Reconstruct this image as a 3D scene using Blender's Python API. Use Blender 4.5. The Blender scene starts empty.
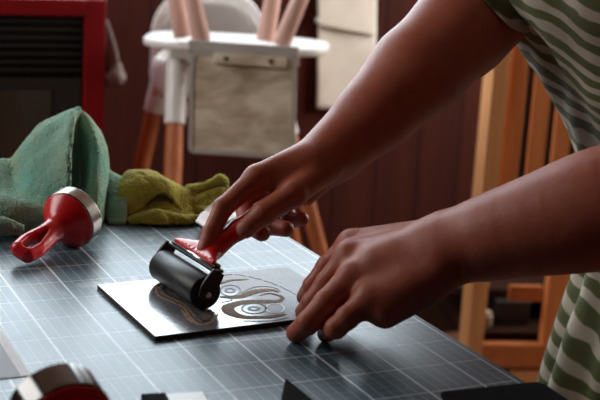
import bpy, bmesh, math, random
import numpy as np
from mathutils import Vector, Matrix
random.seed(4); rng = np.random.default_rng(4)
sc = bpy.context.scene
COL = sc.collection
TZ = 0.75                                     # table height

# ------------------------------------------------------------------ camera
R = np.array([[0.901387, -0.429259, 0.056904], [-0.049056, -0.231801, -0.971525], [0.430226, 0.872929, -0.23]])
FPX = 1221.33
CAM = np.array([-0.194015, -1.053729, 1.109104])
def W(u, v, d):
    return CAM + R.T @ (np.array([(u - 300) / FPX, (v - 200) / FPX, 1.0]) * d)
def at_axis(u, v, ax, val):
    r = R.T @ np.array([(u - 300) / FPX, (v - 200) / FPX, 1.0])
    return CAM + r * ((val - CAM[ax]) / r[ax])
def TP(u, v, z=TZ): return at_axis(u, v, 2, z)
def YP(u, v, y): return at_axis(u, v, 1, y)
cam = bpy.data.cameras.new('camera'); co = bpy.data.objects.new('camera', cam); COL.objects.link(co)
cm = np.eye(4); cm[:3, 0] = R[0]; cm[:3, 1] = -R[1]; cm[:3, 2] = -R[2]; cm[:3, 3] = CAM
co.matrix_world = Matrix(cm.tolist())
cam.sensor_width = 36; cam.lens = FPX * 36 / 600; cam.clip_start = 0.05
cam.dof.use_dof = True; cam.dof.focus_distance = 1.15; cam.dof.aperture_fstop = 8.0
sc.camera = co

# ------------------------------------------------------------------ materials
class NB:
    """small node builder"""
    def __init__(s, name):
        s.m = bpy.data.materials.new(name); s.m.use_nodes = True
        s.t = s.m.node_tree; s.b = s.t.nodes['Principled BSDF']
        s.tc = s.t.nodes.new('ShaderNodeTexCoord')
    def n(s, typ, **k):
        x = s.t.nodes.new(typ)
        for a, b in k.items(): setattr(x, a, b)
        return x
    def link(s, a, b): s.t.links.new(a, b)
    def setin(s, node, key, v):
        if hasattr(v, 'is_output') or isinstance(v, bpy.types.NodeSocket): s.link(v, node.inputs[key])
        else: node.inputs[key].default_value = v
    def math(s, op, a, b=0.0, c=0.0):
        x = s.n('ShaderNodeMath', operation=op)
        s.setin(x, 0, a); s.setin(x, 1, b); s.setin(x, 2, c)
        return x.outputs[0]
    def mapping(s, src, scale=(1, 1, 1), rot=(0, 0, 0)):
        x = s.n('ShaderNodeMapping'); s.link(src, x.inputs['Vector'])
        x.inputs['Scale'].default_value = scale; x.inputs['Rotation'].default_value = rot
        return x.outputs[0]
    def noise(s, scale=5, detail=4, rough=.55, vec=None, dist=0):
        x = s.n('ShaderNodeTexNoise'); x.inputs['Scale'].default_value = scale
        x.inputs['Detail'].default_value = detail; x.inputs['Roughness'].default_value = rough; x.inputs['Distortion'].default_value = dist
        s.link(vec if vec is not None else s.tc.outputs['Object'], x.inputs['Vector'])
        return x.outputs['Fac']
    def ramp(s, fac, stops, interp='LINEAR'):
        x = s.n('ShaderNodeValToRGB'); s.link(fac, x.inputs[0]); x.color_ramp.interpolation = interp
        e = x.color_ramp.elements
        while len(e) < len(stops): e.new(0.5)
        for q, (p, c) in zip(e, stops):
            q.position = p; q.color = (*c, 1)
        return x.outputs['Color']
    def mix(s, fac, a, b, mode='MIX'):
        x = s.n('ShaderNodeMix', data_type='RGBA', blend_type=mode)
        s.setin(x, 0, fac); 
        for k, v in ((6, a), (7, b)):
            if isinstance(v, tuple): x.inputs[k].default_value = (*v, 1) if len(v) == 3 else v
            else: s.link(v, x.inputs[k])
        return x.outputs[2]
    def bump(s, h, strength=.3, dist=.002):
        x = s.n('ShaderNodeBump'); x.inputs['Strength'].default_value = strength; x.inputs['Distance'].default_value = dist
        s.link(h, x.inputs['Height']); s.link(x.outputs[0], s.b.inputs['Normal'])
    def base(s, c):
        if isinstance(c, tuple): s.b.inputs['Base Color'].default_value = (*c, 1)
        else: s.link(c, s.b.inputs['Base Color'])
    def p(s, **k):
        for a, v in k.items():
            key = {'rough': 'Roughness', 'metal': 'Metallic', 'spec': 'Specular IOR Level', 'coat': 'Coat Weight', 'coat_rough': 'Coat Roughness',
                   'sheen': 'Sheen Weight', 'sss': 'Subsurface Weight'}[a]
            s.setin(s.b, key, v)
def simple(name, c, rough=.5, metal=0, var=.12, scale=30, bump=0, bscale=200, spec=.5, **k):
    m = NB(name); n = m.noise(scale)
    lo = tuple(x * (1 - var) for x in c); hi = tuple(min(1, x * (1 + var)) for x in c)
    m.base(m.ramp(n, [(.3, lo), (.7, hi)])); m.p(rough=rough, metal=metal, spec=spec, **k)
    if bump: m.bump(m.noise(bscale, 3), bump, .001)
    return m.m
def wood(name, c, dark, axis='z', rough=.5, scale=14, sz=.06):
    m = NB(name); sca = [1, 1, 1]; sca['xyz'.index(axis)] = sz
    v = m.mapping(m.tc.outputs['Object'], tuple(sca))
    n = m.noise(scale * 4, 5, .6, v, .6)
    m.base(m.ramp(n, [(.3, dark), (.62, c)])); m.p(rough=rough, spec=.3); m.bump(n, .15, .001)
    return m.m

MATS = {}
M = MATS
M['white_plastic'] = simple('white_plastic', (.80, .79, .77), .35, var=.03)
M['dirty_white'] = simple('dirty_white', (.40, .38, .355), .5, var=.1, scale=12)
M['red_plastic'] = simple('red_plastic', (.66, .014, .02), .26, var=.1, scale=20)
M['red_dull'] = simple('red_dull', (.34, .012, .03), .33, var=.15, scale=40)
M['steel'] = simple('steel', (.30, .285, .27), .22, 1, var=.1, scale=60)
M['chrome'] = simple('chrome', (.85, .86, .88), .15, 1, var=.04)
M['black_rubber'] = simple('black_rubber', (.014, .015, .016), .42, var=.2, scale=50, spec=.35)
M['black_metal'] = simple('black_metal', (.018, .016, .015), .4, var=.2, bump=.1)
M['black_plastic'] = simple('black_plastic', (.012, .012, .013), .45, var=.2)
M['dark_paint'] = simple('dark_paint', (.006, .005, .005), .7, var=.3, scale=10)
M['stove_red'] = simple('stove_red', (.26, .006, .010), .5, var=.12, scale=6, spec=.15)
M['glass_dark'] = simple('glass_dark', (.06, .042, .03), .12, var=.4, scale=5)
M['paper'] = simple('paper', (.84, .85, .87), .7, var=.05, scale=60)
M['grey_paper'] = simple('grey_paper', (.34, .37, .40), .6, var=.06, scale=20)
M['table_top'] = simple('table_top', (.035, .03, .028), .5, var=.2)
M['cord_grey'] = simple('cord_grey', (.27, .22, .20), .5, var=.1)
M['jar_beige'] = simple('jar_beige', (.30, .22, .15), .5, var=.2)
M['label_cream'] = simple('label_cream', (.62, .48, .40), .55, var=.12, scale=80)
M['pine'] = wood('pine', (.74, .36, .15), (.56, .25, .09), 'z', .5)
M['pine_dark'] = wood('pine_dark', (.80, .29, .10), (.60, .20, .06), 'z', .5)
M['pine_rail'] = wood('pine_rail', (.58, .19, .06), (.42, .13, .04), 'x', .5)
M['chair_wood'] = wood('chair_wood', (.52, .17, .06), (.38, .11, .04), 'z', .45)
M['pink_wood'] = wood('pink_wood', (.66, .43, .36), (.55, .31, .25), 'z', .5)
M['dark_inside'] = simple('dark_inside', (.024, .010, .006), .9, var=.3, spec=.05)  # rack interior's shade put into a near-black colour; baseboard borrows it
M['plaster'] = simple('plaster', (.50, .46, .42), .9, var=.05, bump=.1)
M['floor_wood'] = wood('floor_wood', (.22, .10, .055), (.12, .05, .03), 'x', .5)
M['hair'] = simple('hair', (.05, .03, .02), .5, var=.3)
M['frame_white'] = simple('frame_white', (.6, .58, .55), .5, var=.05)

def wall_mat():
    m = NB('wall_boards'); v = m.tc.outputs['Object']
    x = m.n('ShaderNodeSeparateXYZ'); m.link(v, x.inputs[0])
    s = m.math('ADD', x.outputs[0], x.outputs[1])
    f = m.math('MODULO', m.math('ADD', s, 20.0), .125)
    groove = m.math('LESS_THAN', f, .006)
    idx = m.math('FLOOR', m.math('DIVIDE', m.math('ADD', s, 20.0), .125))
    w = m.n('ShaderNodeTexWhiteNoise', noise_dimensions='1D'); m.link(idx, w.inputs['W'])
    n = m.noise(20, 5, .6, m.mapping(v, (1, 1, .05)))
    c = m.ramp(n, [(.3, (.040, .009, .0065)), (.7, (.080, .017, .011))])
    c = m.mix(m.math('MULTIPLY', w.outputs[0], .35), c, (.033, .008, .006))
    c = m.mix(groove, c, (.012, .005, .004))
    m.base(c); m.p(rough=.7, spec=.1); m.bump(m.math('SUBTRACT', 1.0, groove), .5, .004)
    return m.m
M['wall'] = wall_mat()

def cutting_mat():
    m = NB('cutting_mat_surface'); v = m.tc.outputs['Object']
    x = m.n('ShaderNodeSeparateXYZ'); m.link(v, x.inputs[0]); X, Y = x.outputs[0], x.outputs[1]
    def line(c, pitch, w):
        return m.math('LESS_THAN', m.math('PINGPONG', m.math('ADD', c, 10.0), pitch / 2), w / 2)
    g = m.math('MAXIMUM', line(X, .05, .0019), m.math('MULTIPLY', line(Y, .05, .0012), .85))
    mi = m.math('MAXIMUM', m.math('MULTIPLY', line(X, .01, .0007), .5), m.math('MULTIPLY', line(Y, .01, .0005), .25))
    g = m.math('MAXIMUM', g, mi)
    g = m.math('MULTIPLY', g, m.math('LESS_THAN', X, .3815))
    g = m.math('MULTIPLY', g, m.math('GREATER_THAN', X, -.507))
    b = m.math('LESS_THAN', m.math('ABSOLUTE', m.math('SUBTRACT', X, .381)), .0006)
    g = m.math('MAXIMUM', g, b)
    n = m.noise(9, 5, .65)
    base = m.ramp(n, [(.3, (.040, .080, .105)), (.7, (.066, .122, .158))])
    st = m.noise(34, 2, .5, m.mapping(v, (1, .6, 1)))
    stain = m.ramp(st, [(.66, (0, 0, 0)), (.72, (1, 1, 1))])
    wear = m.noise(120, 3)
    c = m.mix(m.math('MULTIPLY', g, m.math('ADD', .5, m.math('MULTIPLY', wear, .6))), base, (.74, .80, .83))
    c = m.mix(m.math('MULTIPLY', stain, .35), c, (.6, .64, .66))
    m.base(c); m.p(rough=m.math('ADD', .25, m.math('MULTIPLY', n, .14)), spec=.42)
    m.bump(m.noise(700, 2), .06, .0005)
    return m.m
M['mat'] = cutting_mat()

def lino_mat():
    m = NB('inked_lino'); n = m.noise(18, 5, .6); v = m.tc.outputs['Object']
    x = m.n('ShaderNodeSeparateXYZ'); m.link(v, x.inputs[0])
    half = m.math('ADD', x.outputs[0], m.math('ADD', m.math('MULTIPLY', x.outputs[1], .12), m.math('MULTIPLY', m.math('SUBTRACT', n, .5), .05)))
    mask = m.n('ShaderNodeMapRange'); m.link(half, mask.inputs['Value']); mask.inputs['From Min'].default_value = .205; mask.inputs['From Max'].default_value = .245
    k = mask.outputs[0]
    fl = m.ramp(m.noise(330, 3, .7, m.mapping(v, (1, .55, 1), (0, 0, .5))), [(.34, (1, 1, 1)), (.42, (0, 0, 0))])
    c = m.ramp(n, [(.3, (.095, .098, .108)), (.7, (.15, .153, .163))])
    c = m.mix(m.math('MULTIPLY', k, .55), c, (.21, .205, .215))
    c = m.mix(m.math('MULTIPLY', m.math('MULTIPLY', k, fl), .8), c, (.05, .045, .045))
    m.base(c)
    m.p(rough=m.math('ADD', m.math('ADD', .09, m.math('MULTIPLY', n, .14)), m.math('MULTIPLY', k, .26)), spec=m.math('SUBTRACT', .8, m.math('MULTIPLY', k, .4)),
        coat=m.math('SUBTRACT', .6, m.math('MULTIPLY', k, .58)), coat_rough=.10)
    m.bump(m.math('ADD', m.noise(260, 3), m.math('MULTIPLY', k, m.noise(420, 3))), .2, .0007)
    return m.m
M['lino'] = lino_mat()
M['lino_edge'] = simple('lino_edge', (.035, .022, .016), .7, var=.2)
M['lino_cut'] = simple('lino_cut', (.24, .135, .062), .75, var=.6, scale=330, bump=.3)
M['lino_dark'] = simple('lino_dark', (.045, .038, .034), .5, var=.4, scale=200)
M['lino_pale'] = simple('lino_pale', (.40, .40, .41), .35, var=.2, scale=200)

def terry(name, c1, c2, scale=16):
    m = NB(name); n = m.noise(scale, 5, .6); f = m.noise(420, 2, .6)
    c = m.ramp(n, [(.32, c1), (.68, c2)])
    c = m.mix(m.math('MULTIPLY', f, .45), c, tuple(x * .45 for x in c1))
    m.base(c); m.p(rough=.95, spec=.1, sheen=.35); m.bump(f, 1.0, .006)
    return m.m
M['teal'] = terry('teal_terry', (.22, .58, .48), (.46, .64, .42))
M['green'] = terry('green_terry', (.46, .45, .035), (.74, .66, .09), 22)
M['cream_cloth'] = simple('cream_cloth', (.78, .73, .65), .85, var=.08, scale=14, bump=.15)

def streaky():
    m = NB('streaky_grey'); n = m.noise(26, 5, .6, m.mapping(m.tc.outputs['Object'], (.16, 1, 1), (0, .25, 0)), .4)
    m.base(m.ramp(n, [(.32, (.32, .25, .17)), (.50, (.54, .45, .33)), (.66, (.76, .68, .56))])); m.p(rough=.55)
    return m.m
M['streaky'] = streaky()

def skin():
    m = NB('skin'); n = m.noise(40, 5, .6); a = m.n('ShaderNodeAttribute', attribute_name='tint')
    c = m.ramp(n, [(.3, (.36, .090, .049)), (.7, (.44, .122, .068))])
    sp = m.n('ShaderNodeSeparateColor'); m.link(a.outputs['Color'], sp.inputs[0])
    c = m.mix(m.math('MULTIPLY', sp.outputs[0], .55), c, (.42, .085, .055))      # redder finger tips and knuckles
    c = m.mix(m.math('MULTIPLY', sp.outputs[1], .6), c, (.52, .23, .16))       # nails
    m.base(c); m.p(rough=.48, spec=.45, sss=.12)
    m.b.inputs['Subsurface Radius'].default_value = (.010, .004, .002); m.b.inputs['Subsurface Scale'].default_value = .5
    vn = m.n('ShaderNodeTexVoronoi'); vn.inputs['Scale'].default_value = 650; m.link(m.tc.outputs['Object'], vn.inputs['Vector'])
    m.bump(m.math('ADD', vn.outputs['Distance'], m.math('MULTIPLY', m.noise(90, 4), 1.6)), .16, .0012)
    return m.m
M['skin'] = skin()

def striped():
    m = NB('striped_cloth'); u = m.n('ShaderNodeUVMap', uv_map='UVMap')
    x = m.n('ShaderNodeSeparateXYZ'); m.link(u.outputs[0], x.inputs[0])
    wob = m.noise(7, 3, .5, u.outputs[0])
    t = m.math('ADD', m.math('MULTIPLY', x.outputs[1], 1 / .027), m.math('MULTIPLY', m.math('ADD', m.math('MULTIPLY', x.outputs[0], -14.0), m.math('MULTIPLY', m.math('SUBTRACT', wob, .5), 3.4)), 1.0))
    tri = m.math('PINGPONG', t, .5)
    ed = m.math('ADD', tri, m.math('MULTIPLY', m.math('SUBTRACT', m.noise(60, 3, .6, u.outputs[0]), .5), .16))
    k = m.ramp(ed, [(.20, (0, 0, 0)), (.26, (1, 1, 1))])
    n = m.noise(30, 4)
    pale = m.ramp(n, [(.3, (.40, .36, .29)), (.7, (.50, .46, .375))])
    gr = m.ramp(n, [(.3, (.075, .088, .036)), (.7, (.125, .14, .06))])
    m.base(m.mix(k, pale, gr)); m.p(rough=.9, spec=.15, sheen=.1)
    m.bump(m.noise(900, 2), .25, .0008)
    return m.m
M['stripe'] = striped()

# ------------------------------------------------------------------ object helpers
def tag(o, label, cat, group=None, kind=None):
    o['label'] = label; o['category'] = cat
    if group: o['group'] = group
    if kind: o['kind'] = kind
    return o
def thing(name, label, cat, loc=(0, 0, 0), group=None):
    o = bpy.data.objects.new(name, None); COL.objects.link(o); o.location = loc; o.empty_display_size = .05
    return tag(o, label, cat, group)
def link(name, me, mat, parent=None, smooth=True, world=True):
    o = bpy.data.objects.new(name, me); COL.objects.link(o)
    if mat is not None and len(me.materials) == 0: me.materials.append(mat)
    if smooth: me.polygons.foreach_set('use_smooth', [True] * len(me.polygons))
    if parent is not None:
        o.parent = parent
        if world:                                  # vertices are in world coordinates; parents are only translated
            p = parent; t = Vector()
            while p is not None: t += p.location + p.matrix_parent_inverse.translation; p = p.parent
            o.matrix_parent_inverse = Matrix.Translation(-t)
    return o
def ob(name, bm, mat, parent=None, smooth=False, bevel=0, seg=2, auto=None):
    bmesh.ops.recalc_face_normals(bm, faces=bm.faces)
    me = bpy.data.meshes.new(name); bm.to_mesh(me); bm.free()
    o = link(name, me, mat, parent, smooth)
    if bevel:
        b = o.modifiers.new('bevel', 'BEVEL'); b.width = bevel; b.segments = seg; b.limit_method = 'ANGLE'; b.angle_limit = .6
        b.harden_normals = False
        me.polygons.foreach_set('use_smooth', [True] * len(me.polygons))
        w = o.modifiers.new('wn', 'WEIGHTED_NORMAL'); w.keep_sharp = True
    return o
def mesh_obj(name, V, F, mat, parent=None, smooth=True):
    me = bpy.data.meshes.new(name); me.from_pydata([tuple(map(float, v)) for v in V], [], [tuple(f) for f in F]); me.update()
    return link(name, me, mat, parent, smooth)
def box(bm, c, s, rot=None):
    m = Matrix.Translation(Vector(c)) @ (rot.to_4x4() if rot else Matrix()) @ Matrix.Diagonal((*s, 1))
    bmesh.ops.create_cube(bm, size=1, matrix=m); return bm
def B(): return bmesh.new()
def frame_from(d, up=(0, 0, 1)):
    d = Vector(d).normalized(); u = Vector(up)
    x = u.cross(d)
    if x.length < 1e-4: x = Vector((1, 0, 0)).cross(d)
    x.normalize(); y = d.cross(x)
    return Matrix((x, y, d)).transposed()         # columns x, y, d
def cyl(bm, a, b, r1, r2=None, seg=24):
    a = Vector(a); b = Vector(b); d = b - a; r2 = r1 if r2 is None else r2
    m = Matrix.Translation((a + b) / 2) @ frame_from(d).to_4x4()
    bmesh.ops.create_cone(bm, cap_ends=True, segments=seg, radius1=r1, radius2=r2, depth=d.length, matrix=m); return bm
def lathe(bm, a, d, prof, seg=40):
    """prof: list of (axial, radius) along d from a"""
    F = frame_from(d); a = Vector(a); rows = []
    for z, r in prof:
        rows.append([bm.verts.new(a + F @ Vector((r * math.cos(t), r * math.sin(t), z))) for t in [2 * math.pi * k / seg for k in range(seg)]])
    for i in range(len(rows) - 1):
        for k in range(seg):
            bm.faces.new((rows[i][k], rows[i][(k + 1) % seg], rows[i + 1][(k + 1) % seg], rows[i + 1][k]))
    if prof[0][1] > 1e-6: bm.faces.new(rows[0][::-1])
    if prof[-1][1] > 1e-6: bm.faces.new(rows[-1])
    bmesh.ops.remove_doubles(bm, verts=bm.verts, dist=1e-6)
    return bm
def spline(P, n):
    P = [np.array(p, float) for p in P]; out = []; m = len(P)
    for i in range(n):
        t = i / (n - 1) * (m - 1); k = min(int(t), m - 2); f = t - k
        p0, p1, p2, p3 = P[max(k - 1, 0)], P[k], P[k + 1], P[min(k + 2, m - 1)]
        out.append(.5 * ((2 * p1) + (-p0 + p2) * f + (2 * p0 - 5 * p1 + 4 * p2 - p3) * f * f + (-p0 + 3 * p1 - 3 * p2 + p3) * f ** 3))
    return out
def tube(bm, pts, rad, seg=12, flat=1.0):
    n = len(pts); rr = rad if isinstance(rad, (list, tuple, np.ndarray)) else [rad] * n
    rows = []; up = Vector((0, 0, 1))
    for i in range(n):
        d = Vector(pts[min(i + 1, n - 1)] - pts[max(i - 1, 0)])
        F = frame_from(d, up if abs(d.normalized().z) < .95 else (1, 0, 0))
        rows.append([bm.verts.new(Vector(pts[i]) + F @ Vector((rr[i] * math.cos(t), rr[i] * flat * math.sin(t), 0))) for t in [2 * math.pi * k / seg for k in range(seg)]])
    for i in range(n - 1):
        for k in range(seg):
            bm.faces.new((rows[i][k], rows[i][(k + 1) % seg], rows[i + 1][(k + 1) % seg], rows[i + 1][k]))
    bm.faces.new(rows[0][::-1]); bm.faces.new(rows[-1]); return bm
def poly_slab(bm, pts, h0, h1):
    """outline in xy between two heights"""
    a = [bm.verts.new((p[0], p[1], h0)) for p in pts]; b = [bm.verts.new((p[0], p[1], h1)) for p in pts]
    n = len(pts)
    bm.faces.new(a[::-1]); bm.faces.new(b)
    for i in range(n): bm.faces.new((a[i], a[(i + 1) % n], b[(i + 1) % n], b[i]))
    return bm

# ------------------------------------------------------------------ signed distance modelling (surface nets)
def cone(a, b, ra, rb=None):
    a = np.asarray(a, np.float32); b = np.asarray(b, np.float32); rb = ra if rb is None else rb
    ab = b - a; L = float(ab @ ab) + 1e-12
    def f(P):
        ap = P - a; t = np.clip(ap @ ab / L, 0, 1)
        return np.linalg.norm(ap - t[:, None] * ab, axis=1) - (ra + (rb - ra) * t)
    return f
def ellip(c, r, F=None):
    c = np.asarray(c, np.float32); r = np.asarray(r, np.float32); F = np.eye(3) if F is None else F
    def f(P):
        q = (P - c) @ F; k0 = np.linalg.norm(q / r, axis=1); k1 = np.linalg.norm(q / (r * r), axis=1) + 1e-9
        return k0 * (k0 - 1) / k1
    return f
def smin(a, b, k):
    h = np.clip(.5 + .5 * (b - a) / k, 0, 1)
    return b + (a - b) * h - k * h * (1 - h)
def chain(pts, rs, k=.003):
    fs = [cone(pts[i], pts[i + 1], rs[i], rs[i + 1]) for i in range(len(pts) - 1)]
    def f(P):
        d = fs[0](P)
        for g in fs[1:]: d = smin(d, g(P), k)
        return d
    return f
def U(fs, k):
    def f(P):
        d = fs[0](P)
        for g in fs[1:]: d = smin(d, g(P), k)
        return d
    return f
def nets(func, lo, hi, h, blk=14, pad=.004):
    lo = np.array(lo, np.float32); n = np.ceil((np.array(hi) - lo) / h).astype(int) + 1
    nb = np.ceil(n / blk).astype(int); n = nb * blk + 1
    V = np.full(n, 1.0, np.float32)
    bi = np.stack(np.meshgrid(*[np.arange(k) for k in nb], indexing='ij'), -1).reshape(-1, 3)
    cen = lo + (bi + .5) * blk * h
    d = func(cen.astype(np.float32))
    R0 = blk * h * math.sqrt(3) / 2 * 1.1 + pad
    for b, dd in zip(bi, d):
        if dd < -R0: V[b[0]*blk:(b[0]+1)*blk+1, b[1]*blk:(b[1]+1)*blk+1, b[2]*blk:(b[2]+1)*blk+1] = -1
    near = bi[np.abs(d) <= R0]
    loc = np.stack(np.meshgrid(*[np.arange(blk + 1)] * 3, indexing='ij'), -1).reshape(-1, 3)
    for s in range(0, len(near), 60):
        nn = near[s:s + 60]
        idx = (nn[:, None, :] * blk + loc[None]).reshape(-1, 3)
        vals = func((lo + idx * h).astype(np.float32))
        V[idx[:, 0], idx[:, 1], idx[:, 2]] = vals
    S = V < 0
    c = [(i, j, k) for i in (0, 1) for j in (0, 1) for k in (0, 1)]
    m = [n[0] - 1, n[1] - 1, n[2] - 1]
    cnt = np.zeros(m, np.int8)
    for (i, j, k) in c: cnt += S[i:i + m[0], j:j + m[1], k:k + m[2]]
    act = np.argwhere((cnt > 0) & (cnt < 8)); del cnt
    val = {q: V[act[:, 0] + q[0], act[:, 1] + q[1], act[:, 2] + q[2]] for q in c}
    acc = np.zeros((len(act), 3)); num = np.zeros(len(act))
    for q in c:
        for ax in range(3):
            if q[ax] == 0:
                q2 = list(q); q2[ax] = 1; a, b = val[q], val[tuple(q2)]
                x = (a < 0) != (b < 0)
                t = np.where(x, a / np.where(x, a - b, 1), 0)
                pt = np.tile(np.array(q, float), (len(act), 1)); pt[:, ax] = t
                acc += pt * x[:, None]; num += x
    verts = lo + (act + acc / num[:, None]) * h
    ID = np.full(m, -1, np.int32); ID[act[:, 0], act[:, 1], act[:, 2]] = np.arange(len(act))
    quads = []
    for ax in range(3):
        a1, a2 = [(1, 2), (2, 0), (0, 1)][ax]
        sl = [slice(1, m[0]), slice(1, m[1]), slice(1, m[2])]; sl[ax] = slice(0, m[ax])
        s2 = list(sl); s2[ax] = slice(1, m[ax] + 1)
        A = S[tuple(sl)]; Bq = S[tuple(s2)]
        e = np.argwhere(A != Bq); off = np.array([1, 1, 1]); off[ax] = 0; e = e + off
        flip = S[e[:, 0], e[:, 1], e[:, 2]]
        d1 = np.zeros(3, int); d1[a1] = 1; d2 = np.zeros(3, int); d2[a2] = 1
        g = lambda o: ID[(e - o)[:, 0], (e - o)[:, 1], (e - o)[:, 2]]
        q = np.stack([g(d1 + d2), g(d2), g(np.zeros(3, int)), g(d1)], 1)
        q[~flip] = q[~flip][:, ::-1]
        quads.append(q)
    Q = np.concatenate(quads); Q = Q[(Q >= 0).all(1)]
    return verts, Q
def smooth_mesh(V, Q, it=2, lam=.5):
    V = V.copy()
    E = np.concatenate([Q[:, [0, 1]], Q[:, [1, 2]], Q[:, [2, 3]], Q[:, [3, 0]]]); E = np.concatenate([E, E[:, ::-1]])
    for k in range(it * 2):
        acc = np.zeros_like(V); cnt = np.bincount(E[:, 0], minlength=len(V))[:, None]
        for ax in range(3): acc[:, ax] = np.bincount(E[:, 0], V[E[:, 1], ax], minlength=len(V))
        V += (lam if k % 2 == 0 else -lam * 1.04) * (acc / np.maximum(cnt, 1) - V)
    return V
def sdf_obj(name, func, lo, hi, h, mat, parent=None, it=2):
    V, Q = nets(func, lo, hi, h); V = smooth_mesh(V, Q, it)
    me = bpy.data.meshes.new(name); me.vertices.add(len(V)); me.vertices.foreach_set('co', V.ravel())
    me.loops.add(Q.size); me.loops.foreach_set('vertex_index', Q.ravel().astype(np.int32))
    me.polygons.add(len(Q)); me.polygons.foreach_set('loop_start', np.arange(0, Q.size, 4, dtype=np.int32))
    me.update(calc_edges=True); me.validate()
    return link(name, me, mat, parent)

def vnoise(P, f, seed=0):
    r = np.random.default_rng(seed); out = np.zeros(len(P))
    for k in range(7):
        d = r.normal(size=3); d /= np.linalg.norm(d); out += np.sin(P @ d * f * (.7 + .6 * r.random()) + r.random() * 7)
    return out / 3.5

#@SETTING
# ------------------------------------------------------------------ the room
def struct(name, bm, mat):
    o = ob(name, bm, mat); o['kind'] = 'structure'; return o
WY = 1.65; X0, X1, YF, HC = -1.05, 2.5, -2.6, 2.5
struct('floor', box(B(), ((X0 + X1) / 2, (WY + YF) / 2, -.03), (X1 - X0 + .3, WY - YF + .3, .06)), M['floor_wood'])
struct('ceiling', box(B(), ((X0 + X1) / 2, (WY + YF) / 2, HC + .03), (X1 - X0 + .3, WY - YF + .3, .06)), M['floor_wood'])
BW = (-.35, 1.50, 1.08, 2.3)             # window in the back wall: x0, x1, z0, z1
LW = (.45, 1.40, 1.15, 2.25)                # window in the left wall: y0, y1, z0, z1
def wall_with_hole(name, along, fixed, th, a0, a1, hole):
    h0, h1, z0, z1 = hole; bm = B()
    for (p, q, s, t) in ((a0, h0, 0, HC), (h1, a1, 0, HC), (h0, h1, 0, z0), (h0, h1, z1, HC)):
        c = ((p + q) / 2, fixed, (s + t) / 2); sz = (q - p, th, t - s)
        if along == 'y': c = (c[1], c[0], c[2]); sz = (sz[1], sz[0], sz[2])
        box(bm, c, sz)
    return struct(name, bm, M['wall'])
wall_with_hole('wall_back', 'x', WY + .05, .1, X0, X1, BW)
wall_with_hole('wall_left', 'y', X0 - .05, .1, YF, WY, LW)
RW = (.15, 1.25, .95, 2.1)              # unseen window added in the right wall to brighten the hanging cloth
# (wall_right is built below with its opening)
wall_with_hole('wall_right', 'y', X1 + .05, .1, YF, WY, RW)
struct('wall_front', box(B(), ((X0 + X1) / 2, YF - .05, HC / 2), (X1 - X0, .1, HC)), M['wall'])
struct('baseboard_back', box(B(), ((X0 + X1) / 2, WY - .009, .05), (X1 - X0, .018, .1)), M['dark_inside'])
def window(name, along, fixed, hole, nbar):
    h0, h1, z0, z1 = hole; bm = B()
    def b(p, q, s, t, d=.06):
        c = ((p + q) / 2, fixed, (s + t) / 2); sz = (q - p, d, t - s)
        if along == 'y': c = (c[1], c[0], c[2]); sz = (sz[1], sz[0], sz[2])
        box(bm, c, sz)
    w = .045
    b(h0, h0 + w, z0, z1); b(h1 - w, h1, z0, z1); b(h0 + w, h1 - w, z0, z0 + w); b(h0 + w, h1 - w, z1 - w, z1)
    for k in range(1, nbar):
        x = h0 + (h1 - h0) * k / nbar; b(x - .015, x + .015, z0 + w, z1 - w, .04)
    return struct(name, bm, M['frame_white'])
window('window_1', 'x', WY + .045, BW, 3)
window('window_2', 'y', X0 - .045, LW, 2)
window('added_window_right', 'y', X1 + .045, RW, 2)
def area(name, loc, aim, sx, sy, power, col):
    l = bpy.data.lights.new(name, 'AREA'); l.shape = 'RECTANGLE'; l.size = sx; l.size_y = sy; l.energy = power; l.color = col
    o = bpy.data.objects.new(name, l); COL.objects.link(o); o.location = loc
    o.rotation_euler = Vector(aim).to_track_quat('-Z', 'Y').to_euler(); return o
area('daylight_back', ((BW[0] + BW[1]) / 2, WY + .09, (BW[2] + BW[3]) / 2), (0, -1, 0), BW[1] - BW[0], BW[3] - BW[2], 41, (.80, .92, 1))
area('daylight_side', (X0 - .09, (LW[0] + LW[1]) / 2, (LW[2] + LW[3]) / 2), (1, 0, 0), LW[1] - LW[0], LW[3] - LW[2], 23, (1, .95, .88))
area('added_light_right', (X1 + .09, (RW[0] + RW[1]) / 2, (RW[2] + RW[3]) / 2), (-1, 0, 0), RW[1] - RW[0], RW[3] - RW[2], 68, (1, .95, .88))  # added lamp behind the added right window, brightens the hanging cloth
wd = bpy.data.worlds.new('World'); sc.world = wd; wd.use_nodes = True
wd.node_tree.nodes['Background'].inputs[0].default_value = (.75, .87, 1, 1); wd.node_tree.nodes['Background'].inputs[1].default_value = 1.2

#@TABLE
# ------------------------------------------------------------------ table and mat
tb = thing('table', 'dark work table carrying the grid mat, tools and cloths', 'table', (-.1, -.1, 0))
ob('table_top', box(B(), (-.12, -.10, TZ - .018), (1.0, .86, .03)), M['table_top'], tb, bevel=.003)
for x in (-.57, .33):
    for y in (-.48, .28): ob('leg', box(B(), (x, y, (TZ - .033) / 2), (.05, .05, TZ - .033)), M['table_top'], tb, bevel=.004)
ob('apron', box(box(box(box(B(), (-.12, -.48, TZ - .07), (.85, .02, .074)), (-.12, .28, TZ - .07), (.85, .02, .074)), (-.57, -.1, TZ - .07), (.02, .71, .074)), (.33, -.1, TZ - .07), (.02, .71, .074)), M['table_top'], tb)
mo = ob('cutting_mat', box(B(), (-.0635, -.0175, TZ - .0015), (.9, .615, .003)), M['mat'])
tag(mo, 'blue grey self healing cutting mat with white grid lines covering the table', 'cutting mat')

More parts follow.
